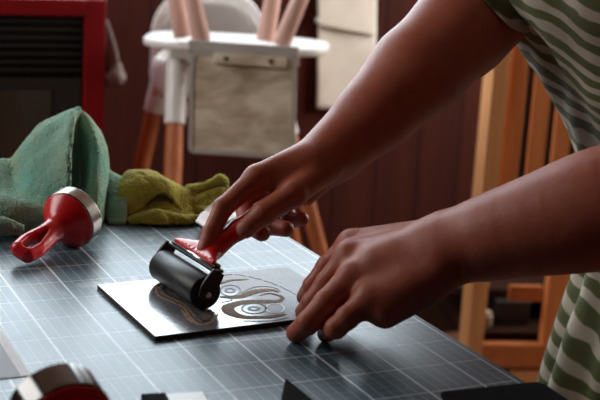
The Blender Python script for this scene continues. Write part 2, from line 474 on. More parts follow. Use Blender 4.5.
# lino plate
PZ = TZ + .0045
pc = [TP(97, 289)[:2], TP(155, 341.5)[:2]]
a = np.array(pc[0]); b = np.array(pc[1]); e = (b - a) / np.linalg.norm(b - a); nrm = np.array([-e[1], e[0]])
L1, L2 = .15, .202
corners = [a, b, a + e * L1 + nrm * L2, a + nrm * L2]
plate = ob('lino_plate', poly_slab(B(), corners, TZ + .0002, PZ), M['lino_edge'], bevel=.0006)
plate.data.materials.append(M['lino'])
for f in plate.data.polygons:
    if f.normal.z > .9: f.material_index = 1
tag(plate, 'grey inked lino printing plate with carved brown swirls lying on the mat', 'lino plate')
def ribbon(name, pix, w, mat, z, closed=False, n=60, parent=plate, taper=False):
    P = spline([TP(u, v, PZ) for u, v in pix], n); ws = w if isinstance(w, (list, tuple)) else [w] * len(pix)
    wi = np.interp(np.linspace(0, 1, n), np.linspace(0, 1, len(ws)), ws)
    bm = B(); L = []; Rr = []; Lb = []; Rb = []
    for i in range(n):
        d = P[min(i + 1, n - 1)] - P[max(i - 1, 0)]; d[2] = 0; d /= np.linalg.norm(d) + 1e-9; s = np.array([-d[1], d[0], 0]) * wi[i] / 2
        p = P[i].copy(); p[2] = z
        L.append(bm.verts.new(p + s)); Rr.append(bm.verts.new(p - s)); p2 = p.copy(); p2[2] = PZ - .0006
        Lb.append(bm.verts.new(p2 + s)); Rb.append(bm.verts.new(p2 - s))
    for i in range(n - 1):
        bm.faces.new((L[i], L[i + 1], Rr[i + 1], Rr[i])); bm.faces.new((L[i], Lb[i], Lb[i + 1], L[i + 1])); bm.faces.new((Rr[i], Rr[i + 1], Rb[i + 1], Rb[i]))
    bm.faces.new((L[0], Rr[0], Rb[0], Lb[0])); bm.faces.new((L[-1], Lb[-1], Rb[-1], Rr[-1]))
    return ob(name, bm, mat, parent)
def c7(pts): return [(200 + x / 5, 260 + y / 5) for x, y in pts]
Z1 = PZ + .0003
sw = []
sw.append(ribbon('carved_swirl', c7([(95, 120), (150, 103), (200, 99), (242, 98)]), [.003, .004, .004, .001], M['lino_cut'], Z1))
sw.append(ribbon('carved_swirl', c7([(100, 183), (150, 188), (205, 183), (260, 163), (320, 152), (370, 152), (390, 163)]), [.004, .006, .008, .010, .009, .005, .002], M['lino_cut'], Z1))
sw.append(ribbon('carved_swirl', c7([(412, 195), (385, 207), (320, 208), (250, 208), (185, 218), (140, 237), (155, 265), (215, 285), (290, 287), (365, 283), (425, 270)]),
          [.003, .007, .010, .009, .010, .012, .012, .009, .007, .007, .003], M['lino_cut'], Z1))
sw.append(ribbon('carved_swirl', c7([(300, 178), (345, 168), (400, 180), (415, 195)]), [.002, .003, .004, .004], M['lino_cut'], Z1))
def ring(cx, cy, rx, ry, w, mat, z=Z1):
    return ribbon('carved_ring', c7([(cx + rx * math.cos(t), cy + ry * math.sin(t)) for t in np.linspace(.3, 2 * math.pi + .3, 17)]), w, mat, z)
ring(152, 153, 50, 27, .0016, M['lino_dark']); ring(150, 153, 22, 10, .0026, M['lino_dark'])
ring(270, 243, 60, 26, .0016, M['lino_dark']); ring(270, 243, 24, 9, .0030, M['lino_dark']); ring(375, 243, 46, 24, .0014, M['lino_pale'])
ribbon('carved_line', c7([(205, 165), (260, 140), (320, 132), (380, 142), (400, 158)]), .0014, M['lino_dark'], Z1)
ribbon('carved_line', c7([(120, 182), (160, 200), (110, 212)]), .0012, M['lino_dark'], Z1)
ribbon('carved_line', c7([(215, 305), (290, 306), (370, 303), (440, 288)]), .0012, M['lino_dark'], Z1)
for k, t in enumerate(np.linspace(0, 1, 17)):          # row of short gouge marks
    p = spline(c7([(88, 78), (180, 74), (280, 92), (390, 128), (478, 172)]), 40); i = int(t * 37); q0, q1 = p[i], p[i + 2]
    ribbon('gouge_mark', [tuple(q0), tuple((q0 + q1) / 2 + np.array([0, .25 * (-1) ** k])), tuple(q1)], .0010, M['lino_dark'], Z1, n=8)
# carved coil under the roller
ribbon('carved_coil', [(158, 284), (162, 293), (174, 299), (186, 306), (195, 316), (206, 319), (214, 312)], .0016, M['lino_cut'], Z1)
coil = [(160, 283), (156, 290), (160, 297), (172, 302), (184, 308), (190, 318), (200, 325), (212, 322), (218, 314)]
ribbon('carved_coil', coil, [.0015, .0025, .003, .002, .002, .003, .003, .0025, .001], M['lino_cut'], Z1)
ribbon('carved_coil', [(166, 284), (163, 290), (170, 296), (180, 300)], .0025, M['lino_dark'], Z1 + .0002)
ribbon('carved_coil', [(196, 314), (203, 321), (212, 317), (210, 310)], .003, M['lino_dark'], Z1 + .0002)
ribbon('carved_coil', [(181, 309), (186, 316), (192, 323)], [.001, .003, .001], M['lino_cut'], Z1)

#@ROLLER
# ------------------------------------------------------------------ ink roller held in the hand
ax0 = np.array(TP(163, 265, PZ + .0158)); ax1 = np.array(TP(206, 293.5, PZ + .0158)); rd = (ax1 - ax0); RL = np.linalg.norm(rd); rd /= RL
br = thing('ink_roller', 'black ink roller with red handle held by the right hand on the plate', 'ink roller', tuple((ax0 + ax1) / 2 * np.array([1, 1, 0]) + np.array([0, 0, PZ])))
rr = .0155
ob('roller_drum', lathe(B(), ax0, rd, [(0, .004), (0, .012), (.0006, .0146), (.002, rr), (RL - .002, rr), (RL - .0006, .0146), (RL, .012), (RL, .004)], 56), M['black_rubber'], br, smooth=True)
ob('axle', cyl(B(), ax0 - rd * .006, ax1 + rd * .006, .0026), M['chrome'], br, smooth=True)
side = np.cross(rd, [0, 0, 1]); side /= np.linalg.norm(side)
if side[0] < 0: side = -side
up = np.array([0, 0, 1.])
for k, (p0, sg) in enumerate(((ax0, -1), (ax1, 1))):
    o0 = p0 + rd * sg * .0035
    P = spline([o0 - side * .002 - up * .003, o0 + side * .001 + up * .006, o0 + side * .006 + up * .014, o0 + side * .010 + up * .0205], 14)
    bm = B(); w = [.0075, .0085, .0075, .006]
    wi = np.interp(np.linspace(0, 1, 14), np.linspace(0, 1, 4), w)
    pts = []
    for i in range(14):
        d = P[min(i + 1, 13)] - P[max(i - 1, 0)]; d /= np.linalg.norm(d); q = np.cross(rd, d)
        pts.append((P[i] + q * wi[i], P[i] - q * wi[i]))
    vs = [[bm.verts.new(p + rd * s * .0016) for p in pr] for pr in pts for s in (-1, 1)]
    for i in range(13):
        A, C_, D, E_ = vs[2 * i], vs[2 * i + 1], vs[2 * i + 2], vs[2 * i + 3]
        for q in ((A[0], A[1], D[1], D[0]), (C_[0], E_[0], E_[1], C_[1]), (A[0], D[0], E_[0], C_[0]), (A[1], C_[1], E_[1], D[1])): bm.faces.new(q)
    bm.faces.new((vs[0][0], vs[1][0], vs[1][1], vs[0][1])); bm.faces.new((vs[-2][0], vs[-2][1], vs[-1][1], vs[-1][0]))
    ob('frame_arm', bm, M['black_metal'], br, smooth=False, bevel=.0006)
b0 = ax0 + side * .010 + up * .0205 - rd * .005; b1 = ax1 + side * .010 + up * .0205 + rd * .005
Fb = Matrix((Vector(rd), Vector(side), Vector(np.cross(rd, side)))).transposed()
ob('frame_bar', box(B(), tuple((b0 + b1) / 2), (np.linalg.norm(b1 - b0), .009, .003), Fb), M['black_metal'], br, bevel=.0008)
for s in (-.0025, .0035):
    pa = b0 + (b1 - b0) * .10 + side * s + up * .003; pb = b0 + (b1 - b0) * .93 + side * s + up * .003
    ob('steel_rod', cyl(B(), pa, pb, .0017), M['chrome'], br, smooth=True)
# red handle: flat yoke fanning out to the bar, a neck and a grip
hY = -.033
hp = [YP(203, 261, hY + .006), YP(212, 250, hY + .002), YP(222, 242, hY), YP(240, 229, hY), YP(262, 213, hY), YP(284, 199, hY), YP(296, 193, hY)]
yoke = [cone(b0 + (b1 - b0) * t + up * .005, hp[1], 0.0028, .006) for t in np.linspace(.12, .88, 12)]
hfun = U([U(yoke, .005), chain(hp[1:], [.0075, .0085, .0095, .0105, .0108, .008], .004)], .008)
allp = np.array(hp + [b0, b1])
sdf_obj('handle', hfun, allp.min(0) - .02, allp.max(0) + .02, .0013, M['red_plastic'], br)

#@TOOLS
# ------------------------------------------------------------------ red hand press with a steel ring, lying tilted
bt = np.array(TP(23, 264)); dc = np.array(TP(77, 248))
hpz = thing('hand_press', 'red hand press with loop handle and steel rim lying in front of teal towel', 'hand press', (bt[0], bt[1], TZ))
ga = bt + np.array([0, 0, .0125]); gc = dc + np.array([-.006, .004, .0315]); axd = gc - ga; HL = np.linalg.norm(axd); axd /= HL
yv = CAM - ga; yv /= np.linalg.norm(yv); yv = yv + np.array([-.15, 0, .75]); yv -= axd * (yv @ axd); yv /= np.linalg.norm(yv)   # the loop opens upwards
Fh = np.stack([np.cross(yv, axd), yv, axd], 1)
k = HL / .085
def press(P):
    q = (P - ga) @ Fh                                         # local: z along the axis, x wide side of the loop
    z = q[:, 2]; r = np.hypot(q[:, 0], q[:, 1])
    prof = np.interp(z, [-.02, .030, .040, .050, .058, .066, .073, .082], [.004, .006, .008, .0110, .0165, .0245, .0308, .0326])
    flare = np.maximum((r - prof) * .72, np.maximum(z - .080 * k, .022 - z))
    zz = np.clip(z, .001, .044); half = np.interp(zz, [.0, .012, .028, .044], [.0050, .0068, .0052, .0015])
    dz = z - zz; loop = np.sqrt((np.maximum(np.abs(q[:, 0]) - half, 0)) ** 2 + q[:, 1] ** 2 + dz ** 2) - np.interp(zz, [0, .044], [.0090, .0080])
    d = smin(loop, flare, .010)
    sz = np.clip(z, .006, .036); sw_ = np.interp(sz, [.006, .018, .036], [.0052, .0062, .0016])
    slot = np.sqrt(q[:, 0] ** 2 + (z - sz) ** 2) - sw_
    return -smin(-d, slot, .0035)
sdf_obj('handle', press, np.minimum(ga, gc) - .045, np.maximum(ga, gc) + .045, .0012, M['red_plastic'], hpz)
g0 = ga + axd * .0795 * k
M['black_gloss'] = simple('black_gloss', (.012, .011, .011), .16, var=.2, coat=1.0)
def rim(name, p0, ln, parent, mt='steel'):
    return ob(name, lathe(B(), p0, axd, [(0, .020), (0, .0312), (.0008, .0320), (ln - .001, .0320), (ln, .0308), (ln, .0)], 64), M[mt], parent, smooth=False, bevel=.0004)
rim('steel_rim', g0, .0165, hpz)

# a second press of the same kind in the near left corner, rim away from the camera
def copy_tree(o, parent=None):
    c = o.copy(); COL.objects.link(c)
    if parent is not None:
        inv = o.matrix_parent_inverse.copy(); c.parent = parent; c.matrix_parent_inverse = inv
    for ch in [x for x in bpy.data.objects if x.parent == o]: copy_tree(ch, c)
    return c
hp2 = copy_tree(hpz)
old = [x for x in bpy.data.objects if x.parent == hp2 and x.name.startswith('steel_rim')][0]; inv2 = old.matrix_parent_inverse.copy(); bpy.data.objects.remove(old)
r2 = rim('rim', g0, .025, None, 'black_gloss'); r2.parent = hp2; r2.matrix_parent_inverse = inv2
hp2['label'] = 'red hand press with a deep black rim at the near left corner of the photo'
ang = math.radians(97) - math.atan2(axd[1], axd[0]); hp2.rotation_euler = (0, 0, ang)
top = g0 + axd * .025 + np.array([0, 0, .030]) - np.array([bt[0], bt[1], TZ])
ca_, sa_ = math.cos(ang), math.sin(ang); tw_ = np.array([ca_ * top[0] - sa_ * top[1], sa_ * top[0] + ca_ * top[1], top[2]])
goal = TP(53, 360, TZ + tw_[2]); hp2.location = (goal[0] - tw_[0], goal[1] - tw_[1], TZ)
hpz['group'] = hp2['group'] = 'red hand presses'

# grey sheet with a white margin at the left edge
s0, s1, s2 = TP(-3, 326)[:2], TP(27, 371)[:2], TP(6, 390)[:2]
s1 = np.array(TP(31, 376)[:2]); s0 = np.array(TP(-2, 326)[:2]); dd = s1 - s0; dd /= np.linalg.norm(dd); nn = np.array([-dd[1], dd[0]])
if nn[0] > 0: nn = -nn
s0 = s0 - dd * .10
sheet = ob('paper_sheet', poly_slab(B(), [s0, s1, s1 + nn * .20, s0 + nn * .20], TZ + .0002, TZ + .0008), M['paper'])
tag(sheet, 'grey paper sheet with white margin at the left edge of the mat', 'paper')
i0, i1 = s0 + nn * .0075 + dd * .008, s1 + nn * .0075 - dd * .002
ob('printed_area', poly_slab(B(), [i0, i1, i1 + nn * .18, i0 + nn * .18], TZ + .0007, TZ + .0010), M['grey_paper'], sheet)

# white eraser in a dark sleeve
M['black_matte'] = simple('black_matte', (.010, .0095, .010), .9, var=.2, spec=.06)
ez = TZ + .010
e0, e1, e2 = [np.array(TP(*p, ez)[:2]) for p in ((164, 393), (204, 390.5), (170, 404))]
er = thing('eraser', 'white eraser block in a dark sleeve at the near edge of the mat', 'eraser', (e0[0], e0[1], TZ))
ob('rubber', poly_slab(B(), [e0, e1, e1 + (e2 - e0), e2], TZ + .0006, ez), M['white_plastic'], er, bevel=.002, seg=3)
ed_ = (e1 - e0) / np.linalg.norm(e1 - e0); en_ = (e2 - e0) / np.linalg.norm(e2 - e0)
f0, f1 = e0 - ed_ * .017 - en_ * .0005, e0 + ed_ * .001 - en_ * .0005; f2 = (e2 - e0) + en_ * .001
ob('sleeve', poly_slab(B(), [f0, f1, f1 + f2, f0 + f2], TZ + .0002, ez + .0006), M['black_matte'], er, bevel=.001)
def near(u, v): return np.array(TP(u, v)[:2])
kb = ob('craft_blade', poly_slab(B(), [near(285, 386), near(281, 404), near(290, 420), near(322, 416)], TZ + .0002, TZ + .007), M['black_matte'], bevel=.0006)
tag(kb, 'black pointed tool tip poking in at the near edge right of the eraser', 'tool')
nb = [near(440, 397), near(528, 387.5), near(538, 387), near(547, 391), near(590, 420), near(470, 450)]
tr = ob('notebook', poly_slab(B(), nb, TZ + .0002, TZ + .005), M['black_matte'], bevel=.0015)
tag(tr, 'black flat notebook at the near right corner of the mat', 'notebook')

# crumpled white paper behind the index finger
V = []; F = []
nU, nV = 22, 22
for i in range(nU):
    for j in range(nV):
        s_, t_ = i / (nU - 1), j / (nV - 1)
        p = (1 - t_) * ((1 - s_) * W(195, 225, 1.37) + s_ * W(206, 235, 1.36)) + t_ * ((1 - s_) * W(211, 205, 1.47) + s_ * W(238, 221, 1.46))
        V.append(p + np.array([0, 0, .004 * math.sin(3.1 * s_) * t_]))
V = np.array(V); V += np.stack([vnoise(V, 170, 31), vnoise(V, 150, 32), vnoise(V, 190, 33)], 1) * .0016
for i in range(nU - 1):
    for j in range(nV - 1): F.append((i * nV + j, (i + 1) * nV + j, (i + 1) * nV + j + 1, i * nV + j + 1))
cp = mesh_obj('crumpled_paper', V, F, M['paper'], smooth=True); md = cp.modifiers.new('solid', 'SOLIDIFY'); md.thickness = .0006
zmin = min(v.co.z for v in cp.data.vertices); cp.location.z = TZ + .001 - zmin
tag(cp, 'crumpled white paper behind the index finger beside the yellow green cloth', 'paper')

#@TOWELS
# ------------------------------------------------------------------ towels
def bspl(n, m, k=3):
    """basis matrix (m samples, n controls), clamped"""
    t = np.concatenate([np.zeros(k), np.linspace(0, 1, n - k + 1), np.ones(k)]); x = np.linspace(0, 1 - 1e-9, m)
    N = ((x[:, None] >= t[None, :-1]) & (x[:, None] < t[None, 1:])).astype(float)
    for d in range(1, k + 1):
        M_ = np.zeros((m, N.shape[1] - 1))
        for i in range(N.shape[1] - 1):
            a = t[i + d] - t[i]; b_ = t[i + d + 1] - t[i + 1]
            if a > 0: M_[:, i] += (x - t[i]) / a * N[:, i]
            if b_ > 0: M_[:, i] += (t[i + d + 1] - x) / b_ * N[:, i + 1]
        N = M_
    return N
def sheet_obj(name, nets_, mat, thick, parent=None, amp=.0012, zmin=TZ + .001, deg=3, f1=150):
    PP, FF, off = [], [], 0
    for ctrl, nu, nv in nets_:
        C3 = np.array(ctrl)                                    # columns x rows x 3
        A = bspl(C3.shape[0], nu, min(deg, C3.shape[0] - 1)); Bm = bspl(C3.shape[1], nv, min(deg, C3.shape[1] - 1))
        P = np.einsum('ia,jb,abk->ijk', A, Bm, C3).reshape(-1, 3)
        P = P + np.stack([vnoise(P, f1, s) for s in (1, 2, 3)], 1) * amp + np.stack([vnoise(P, f1 * 2.8, s) for s in (4, 5, 6)], 1) * amp * .35 + rng.normal(0, .00022, P.shape)
        P[:, 2] = np.maximum(P[:, 2], zmin + thick / 2)
        FF += [(off + i * nv + j, off + (i + 1) * nv + j, off + (i + 1) * nv + j + 1, off + i * nv + j + 1) for i in range(nu - 1) for j in range(nv - 1)]
        PP.append(P); off += len(P)
    o = mesh_obj(name, np.concatenate(PP), FF, mat, parent)
    s = o.modifiers.new('solid', 'SOLIDIFY'); s.thickness = thick; s.offset = 0
    return o
# teal towel: each row is one column of cloth from the table behind, over the ridge and down to the front hem
def colm(L): return [W(*p) for p in L]
T1 = [colm(x) for x in [
    [(-60, 205, 1.44), (-60, 180, 1.42), (-60, 166, 1.38), (-62, 185, 1.345), (-62, 205, 1.335), (-60, 230, 1.34)],
    [(-25, 200, 1.45), (-25, 176, 1.43), (-24, 158, 1.41), (-24, 182, 1.37), (-22, 206, 1.335), (-20, 230, 1.34)],
    [(0, 195, 1.46), (0, 168, 1.44), (0, 154, 1.42), (2, 182, 1.385), (4, 207, 1.335), (6, 230, 1.335)],
    [(12, 190, 1.47), (12, 166, 1.45), (12, 158, 1.425), (18, 186, 1.395), (22, 208, 1.335), (24, 230, 1.33)],
    [(24, 190, 1.47), (25, 146, 1.44), (26, 140, 1.40), (29, 172, 1.37), (38, 200, 1.335), (44, 229, 1.33)],
    [(36, 190, 1.47), (38, 128, 1.44), (41, 121, 1.40), (41, 160, 1.365), (52, 188, 1.33), (58, 228, 1.335)],
    [(56, 190, 1.47), (60, 117, 1.44), (62, 114, 1.395), (58, 150, 1.35), (62, 185, 1.325), (64, 224, 1.335)],
    [(72, 190, 1.47), (74, 113, 1.44), (73, 108, 1.38), (68, 136, 1.335), (68, 182, 1.32), (66, 208, 1.335)],
    [(76, 190, 1.47), (77, 113, 1.44), (75, 108, 1.38), (70, 136, 1.330), (69, 182, 1.315), (67, 206, 1.33)],
    [(78, 190, 1.47), (80, 110, 1.45), (76, 106, 1.41), (67, 140, 1.40), (65, 182, 1.40), (64, 208, 1.40)],
    [(80, 190, 1.48), (82, 112, 1.455), (78, 110, 1.44), (76, 148, 1.45), (73, 186, 1.45), (72, 212, 1.44)],
    [(84, 190, 1.48), (84, 114, 1.455), (81, 112, 1.43), (88, 150, 1.45), (86, 186, 1.45), (79, 216, 1.43)],
    [(94, 190, 1.48), (95, 126, 1.46), (92, 122, 1.42), (96, 152, 1.39), (89, 188, 1.375), (86, 230, 1.37)],
    [(102, 190, 1.48), (103, 142, 1.46), (101, 138, 1.43), (103, 165, 1.39), (95, 195, 1.365), (95, 233, 1.36)],
    [(106, 192, 1.48), (107, 156, 1.47), (106, 152, 1.44), (107, 176, 1.41), (103, 200, 1.385), (102, 232, 1.375)],
    [(106, 198, 1.48), (107, 172, 1.47), (107, 168, 1.45), (105, 186, 1.44), (104, 204, 1.42), (103, 228, 1.41)],
    [(112, 198, 1.48), (112, 178, 1.47), (112, 173, 1.45), (112, 190, 1.42), (112, 204, 1.40), (112, 229, 1.385)],
    [(127, 200, 1.48), (127, 184, 1.47), (127, 179, 1.45), (127, 192, 1.42), (127, 206, 1.40), (125, 227, 1.39)]]]
T2 = [colm(x) for x in [
    [(-50, 200, 1.36), (-50, 196, 1.33), (-50, 210, 1.305), (-50, 226, 1.315), (-50, 234, 1.335)],
    [(-15, 198, 1.36), (-15, 192, 1.325), (-12, 208, 1.30), (-12, 225, 1.31), (-12, 235, 1.33)],
    [(4, 200, 1.36), (6, 193, 1.325), (8, 208, 1.30), (8, 225, 1.31), (8, 236, 1.33)],
    [(18, 204, 1.36), (22, 198, 1.325), (24, 211, 1.305), (24, 225, 1.315), (24, 235, 1.33)],
    [(34, 210, 1.355), (38, 205, 1.33), (42, 214, 1.315), (40, 227, 1.32), (40, 233, 1.33)],
    [(50, 214, 1.35), (58, 210, 1.335), (64, 218, 1.325), (60, 228, 1.33), (58, 231, 1.335)]]]
T3 = [colm(x) for x in [
    [(-30, 222, 1.30), (-30, 216, 1.29), (-30, 226, 1.285), (-30, 233, 1.295)],
    [(-5, 222, 1.30), (-4, 214, 1.29), (-2, 226, 1.285), (-2, 234, 1.295)],
    [(10, 226, 1.30), (11, 218, 1.295), (13, 228, 1.29), (12, 234, 1.295)],
    [(22, 230, 1.305), (24, 225, 1.30), (25, 231, 1.298), (22, 234, 1.30)]]]
tt = sheet_obj('towel', [(T1, 240, 90), (T2, 80, 50), (T3, 50, 30)], M['teal'], .005, None, .0011, deg=2)
tag(tt, 'teal terry towel bunched up into a tall peak at the back left', 'towel')

# yellow green cloth: crumpled layers, each with its own overhanging edge
G1 = [colm(x) for x in [       # outer layer: over the top and arching down at the front
    [(113, 219, 1.415), (112, 218, 1.41), (114, 220, 1.405), (118, 221, 1.40)],
    [(122, 200, 1.46), (117, 187, 1.42), (114, 212, 1.40), (122, 218, 1.405)],
    [(129, 195, 1.48), (128, 160, 1.45), (122, 192, 1.405), (130, 215, 1.405)],
    [(140, 195, 1.48), (139, 163, 1.46), (138, 184, 1.41), (140, 209, 1.41)],
    [(150, 195, 1.48), (152, 168, 1.46), (152, 179, 1.415), (149, 200, 1.412)],
    [(162, 196, 1.48), (163, 174, 1.46), (163, 181, 1.42), (160, 192, 1.415)],
    [(174, 198, 1.48), (175, 180, 1.46), (176, 188, 1.42), (170, 195, 1.415)],
    [(184, 200, 1.48), (184, 187, 1.46), (187, 196, 1.425), (178, 206, 1.418)],
    [(194, 202, 1.48), (195, 189, 1.465), (198, 204, 1.43), (186, 214, 1.42)],
    [(202, 206, 1.48), (204, 196, 1.47), (206, 208, 1.44), (198, 219, 1.43)]]]
G2 = [colm(x) for x in [       # inner bulge under the arch
    [(122, 221, 1.42), (120, 218, 1.41), (124, 220, 1.40), (126, 222, 1.41)],
    [(138, 216, 1.45), (136, 206, 1.43), (138, 214, 1.405), (138, 222, 1.41)],
    [(152, 210, 1.46), (150, 194, 1.44), (149, 205, 1.412), (152, 215, 1.415)],
    [(166, 208, 1.46), (166, 192, 1.44), (165, 205, 1.408), (166, 215, 1.41)],
    [(178, 210, 1.46), (178, 198, 1.44), (180, 212, 1.412), (176, 220, 1.415)],
    [(192, 214, 1.46), (194, 206, 1.445), (196, 214, 1.42), (190, 220, 1.42)]]]
G3 = [colm(x) for x in [       # bottom hem spread on the mat
    [(126, 222, 1.41), (126, 217, 1.40), (128, 221, 1.39), (130, 224, 1.395)],
    [(146, 218, 1.41), (146, 208, 1.40), (148, 217, 1.39), (148, 225, 1.39)],
    [(166, 218, 1.415), (166, 210, 1.405), (168, 217, 1.392), (168, 226, 1.392)],
    [(184, 219, 1.42), (184, 212, 1.41), (186, 219, 1.40), (184, 226, 1.40)],
    [(200, 221, 1.43), (202, 216, 1.42), (203, 221, 1.415), (198, 225, 1.415)]]]
G4 = [colm(x) for x in [       # twisted tail to the right
    [(184, 196, 1.47), (186, 184, 1.455), (190, 192, 1.44), (190, 199, 1.455)],
    [(196, 194, 1.475), (197, 183, 1.455), (200, 190, 1.44), (200, 196, 1.455)],
    [(208, 192, 1.475), (209, 180, 1.46), (211, 186, 1.445), (211, 192, 1.46)],
    [(217, 188, 1.475), (218, 174, 1.465), (221, 179, 1.445), (220, 188, 1.46)],
    [(223, 187, 1.475), (226, 177, 1.465), (229, 184, 1.455), (225, 193, 1.465)],
    [(222, 192, 1.475), (227, 188, 1.465), (228, 194, 1.455), (223, 198, 1.465)]]]
G5 = [colm(x) for x in [
    [(190, 210, 1.46), (192, 196, 1.445), (197, 203, 1.428), (194, 210, 1.435)],
    [(200, 206, 1.465), (202, 192, 1.45), (206, 198, 1.432), (204, 206, 1.44)],
    [(212, 200, 1.465), (213, 188, 1.455), (216, 194, 1.44), (214, 202, 1.445)],
    [(224, 194, 1.465), (224, 187, 1.46), (227, 191, 1.45), (224, 197, 1.455)]]]
G6 = [colm(x) for x in [
    [(178, 214, 1.47), (182, 202, 1.45), (186, 208, 1.425), (184, 216, 1.43)],
    [(192, 212, 1.47), (195, 198, 1.445), (203, 206, 1.418), (198, 219, 1.425)],
    [(204, 214, 1.47), (208, 204, 1.455), (210, 211, 1.43), (204, 221, 1.435)]]]
gc_ = sheet_obj('cleaning_cloth', [(G1, 110, 50), (G2, 80, 40), (G3, 80, 30), (G4, 60, 30), (G5, 50, 30), (G6, 40, 30)], M['green'], .004, None, .0016, deg=2, f1=170)
tag(gc_, 'yellow green cloth crumpled in a bundle beside the teal towel', 'cloth')

#@BACK
# ------------------------------------------------------------------ stove against the back wall
SY = 1.25
sr = YP(106, 30, SY)[0]; stz = .921
st = thing('stove', 'red stove with black louvred front against the back wall', 'stove', (sr - .3, SY + .16, 0))
sx0 = sr - .62
ob('body', box(B(), ((sx0 + sr) / 2, SY + .17, (stz + .08) / 2), (sr - sx0, .30, stz - .08)), M['stove_red'], st, bevel=.004)
px = 2.42 / FPX
fr = B(); fw = .042
box(fr, (sr - fw / 2, SY + .01, (stz + .08) / 2), (fw, .022, stz - .08)); box(fr, (sx0 + fw / 2, SY + .01, (stz + .08) / 2), (fw, .022, stz - .08))
box(fr, ((sx0 + sr) / 2, SY + .01, stz - .0165), (sr - sx0 - 2 * fw, .022, .033)); box(fr, ((sx0 + sr) / 2, SY + .01, .10), (sr - sx0 - 2 * fw, .022, .04))
ob('front_frame', fr, M['stove_red'], st, bevel=.003)
lx0, lx1 = sx0 + fw, sr - fw
gr_ = B(); box(gr_, ((lx0 + lx1) / 2, SY + .018, stz - .033 - .0615), (lx1 - lx0, .004, .123))
for k in range(7):
    z = stz - .033 - .010 - k * .0155
    box(gr_, ((lx0 + lx1) / 2, SY + .008, z), (lx1 - lx0 - .004, .012, .007), Matrix.Rotation(.5, 3, 'X'))
ob('louvre_grille', gr_, M['dark_paint'], st)
dz1 = stz - .033 - .118; dz0 = .30
dr = ob('door', box(B(), ((lx0 + lx1) / 2, SY + .012, (dz0 + dz1) / 2), (lx1 - lx0 - .006, .018, dz1 - dz0)), M['black_metal'], st, bevel=.003)
ob('window_glass', box(B(), ((lx0 + lx1) / 2 - .01, SY + .002, (dz0 + dz1) / 2 + .012), (lx1 - lx0 - .11, .004, dz1 - dz0 - .07)), M['glass_dark'], dr)
ob('handle', cyl(B(), (lx0 + .03, SY - .012, dz1 - .1), (lx0 + .03, SY - .012, dz1 - .25), .007), M['steel'], dr)
ob('lower_panel', box(B(), ((lx0 + lx1) / 2, SY + .012, (.12 + dz0 - .006) / 2), (lx1 - lx0 - .006, .014, dz0 - .006 - .12)), M['black_metal'], st)
for x in (sx0 + .05, sr - .05):
    for y in (SY + .06, SY + .28): ob('foot', cyl(B(), (x, y, 0), (x, y, .082), .014, .02), M['black_metal'], st)
wp = ob('folded_paper', box(box(B(), (sr - .012, SY + .06, stz + .0055), (.04, .09, .009)), (sr - .010, SY + .065, stz + .0125), (.036, .08, .004)), M['paper'], bevel=.001)
tag(wp, 'small white paper at the right end of the stove top', 'paper')

# hanging cord with plug, on the wall beside the stove
wy = WY - .012
cpts = spline([YP(106, 20, wy), YP(110, 32, wy), YP(114, 45, wy), YP(117, 58, wy), YP(117, 68, wy)], 24)
cd = thing('power_cord', 'grey cord with a round plug hanging on the wall beside the stove', 'cord', tuple(cpts[0]))
ob('cable', tube(B(), cpts, .0042, 10), M['cord_grey'], cd, smooth=True)
pl0 = YP(118, 66, wy - .008); pl1 = YP(111, 80, wy - .012)
sdf_obj('plug', U([cone(pl0, YP(117, 76, wy - .012), .010, .020), cone(YP(117, 77, wy - .012), YP(111, 79, wy - .012), .019, .014)], .006), np.minimum(pl0, pl1) - .05, np.maximum(pl0, pl1) + .05, .003, M['cord_grey'], cd)

# cream cloth hanging on the wall
cy = WY - .010
def clothpt(u, v, y): return YP(u, v, y)
hc = thing('hanging_cloth', 'cream folded cloth hanging on the dark board wall right of the high chair', 'cloth', tuple(clothpt(345, 20, cy)))
def hang(name, tl, tr_, br_, bl, y, amp, seed):
    n, m_ = 24, 30; V = []
    for i in range(n):
        for j in range(m_):
            s, t = i / (n - 1), j / (m_ - 1)
            u = (tl[0] * (1 - s) + tr_[0] * s) * (1 - t) + (bl[0] * (1 - s) + br_[0] * s) * t
            v = (tl[1] * (1 - s) + tr_[1] * s) * (1 - t) + (bl[1] * (1 - s) + br_[1] * s) * t
            V.append(clothpt(u, v, y))
    V = np.array(V); V[:, 1] += amp * (vnoise(V, 55, seed) - 1) * .5
    F = [(i * m_ + j, (i + 1) * m_ + j, (i + 1) * m_ + j + 1, i * m_ + j + 1) for i in range(n - 1) for j in range(m_ - 1)]
    o = mesh_obj(name, V, F, M['cream_cloth'], hc); s = o.modifiers.new('s', 'SOLIDIFY'); s.thickness = .003; return o
hang('lower_layer', (318, -30), (376, -34), (374, 112), (315, 108), cy, .008, 3)
hang('upper_flap', (316, -34), (377, -38), (375, 36), (317, 25), cy - .012, .006, 8)
ob('hook', cyl(B(), clothpt(318, 18, cy - .022), clothpt(318, 22, cy - .022), .007), M['white_plastic'], hc)

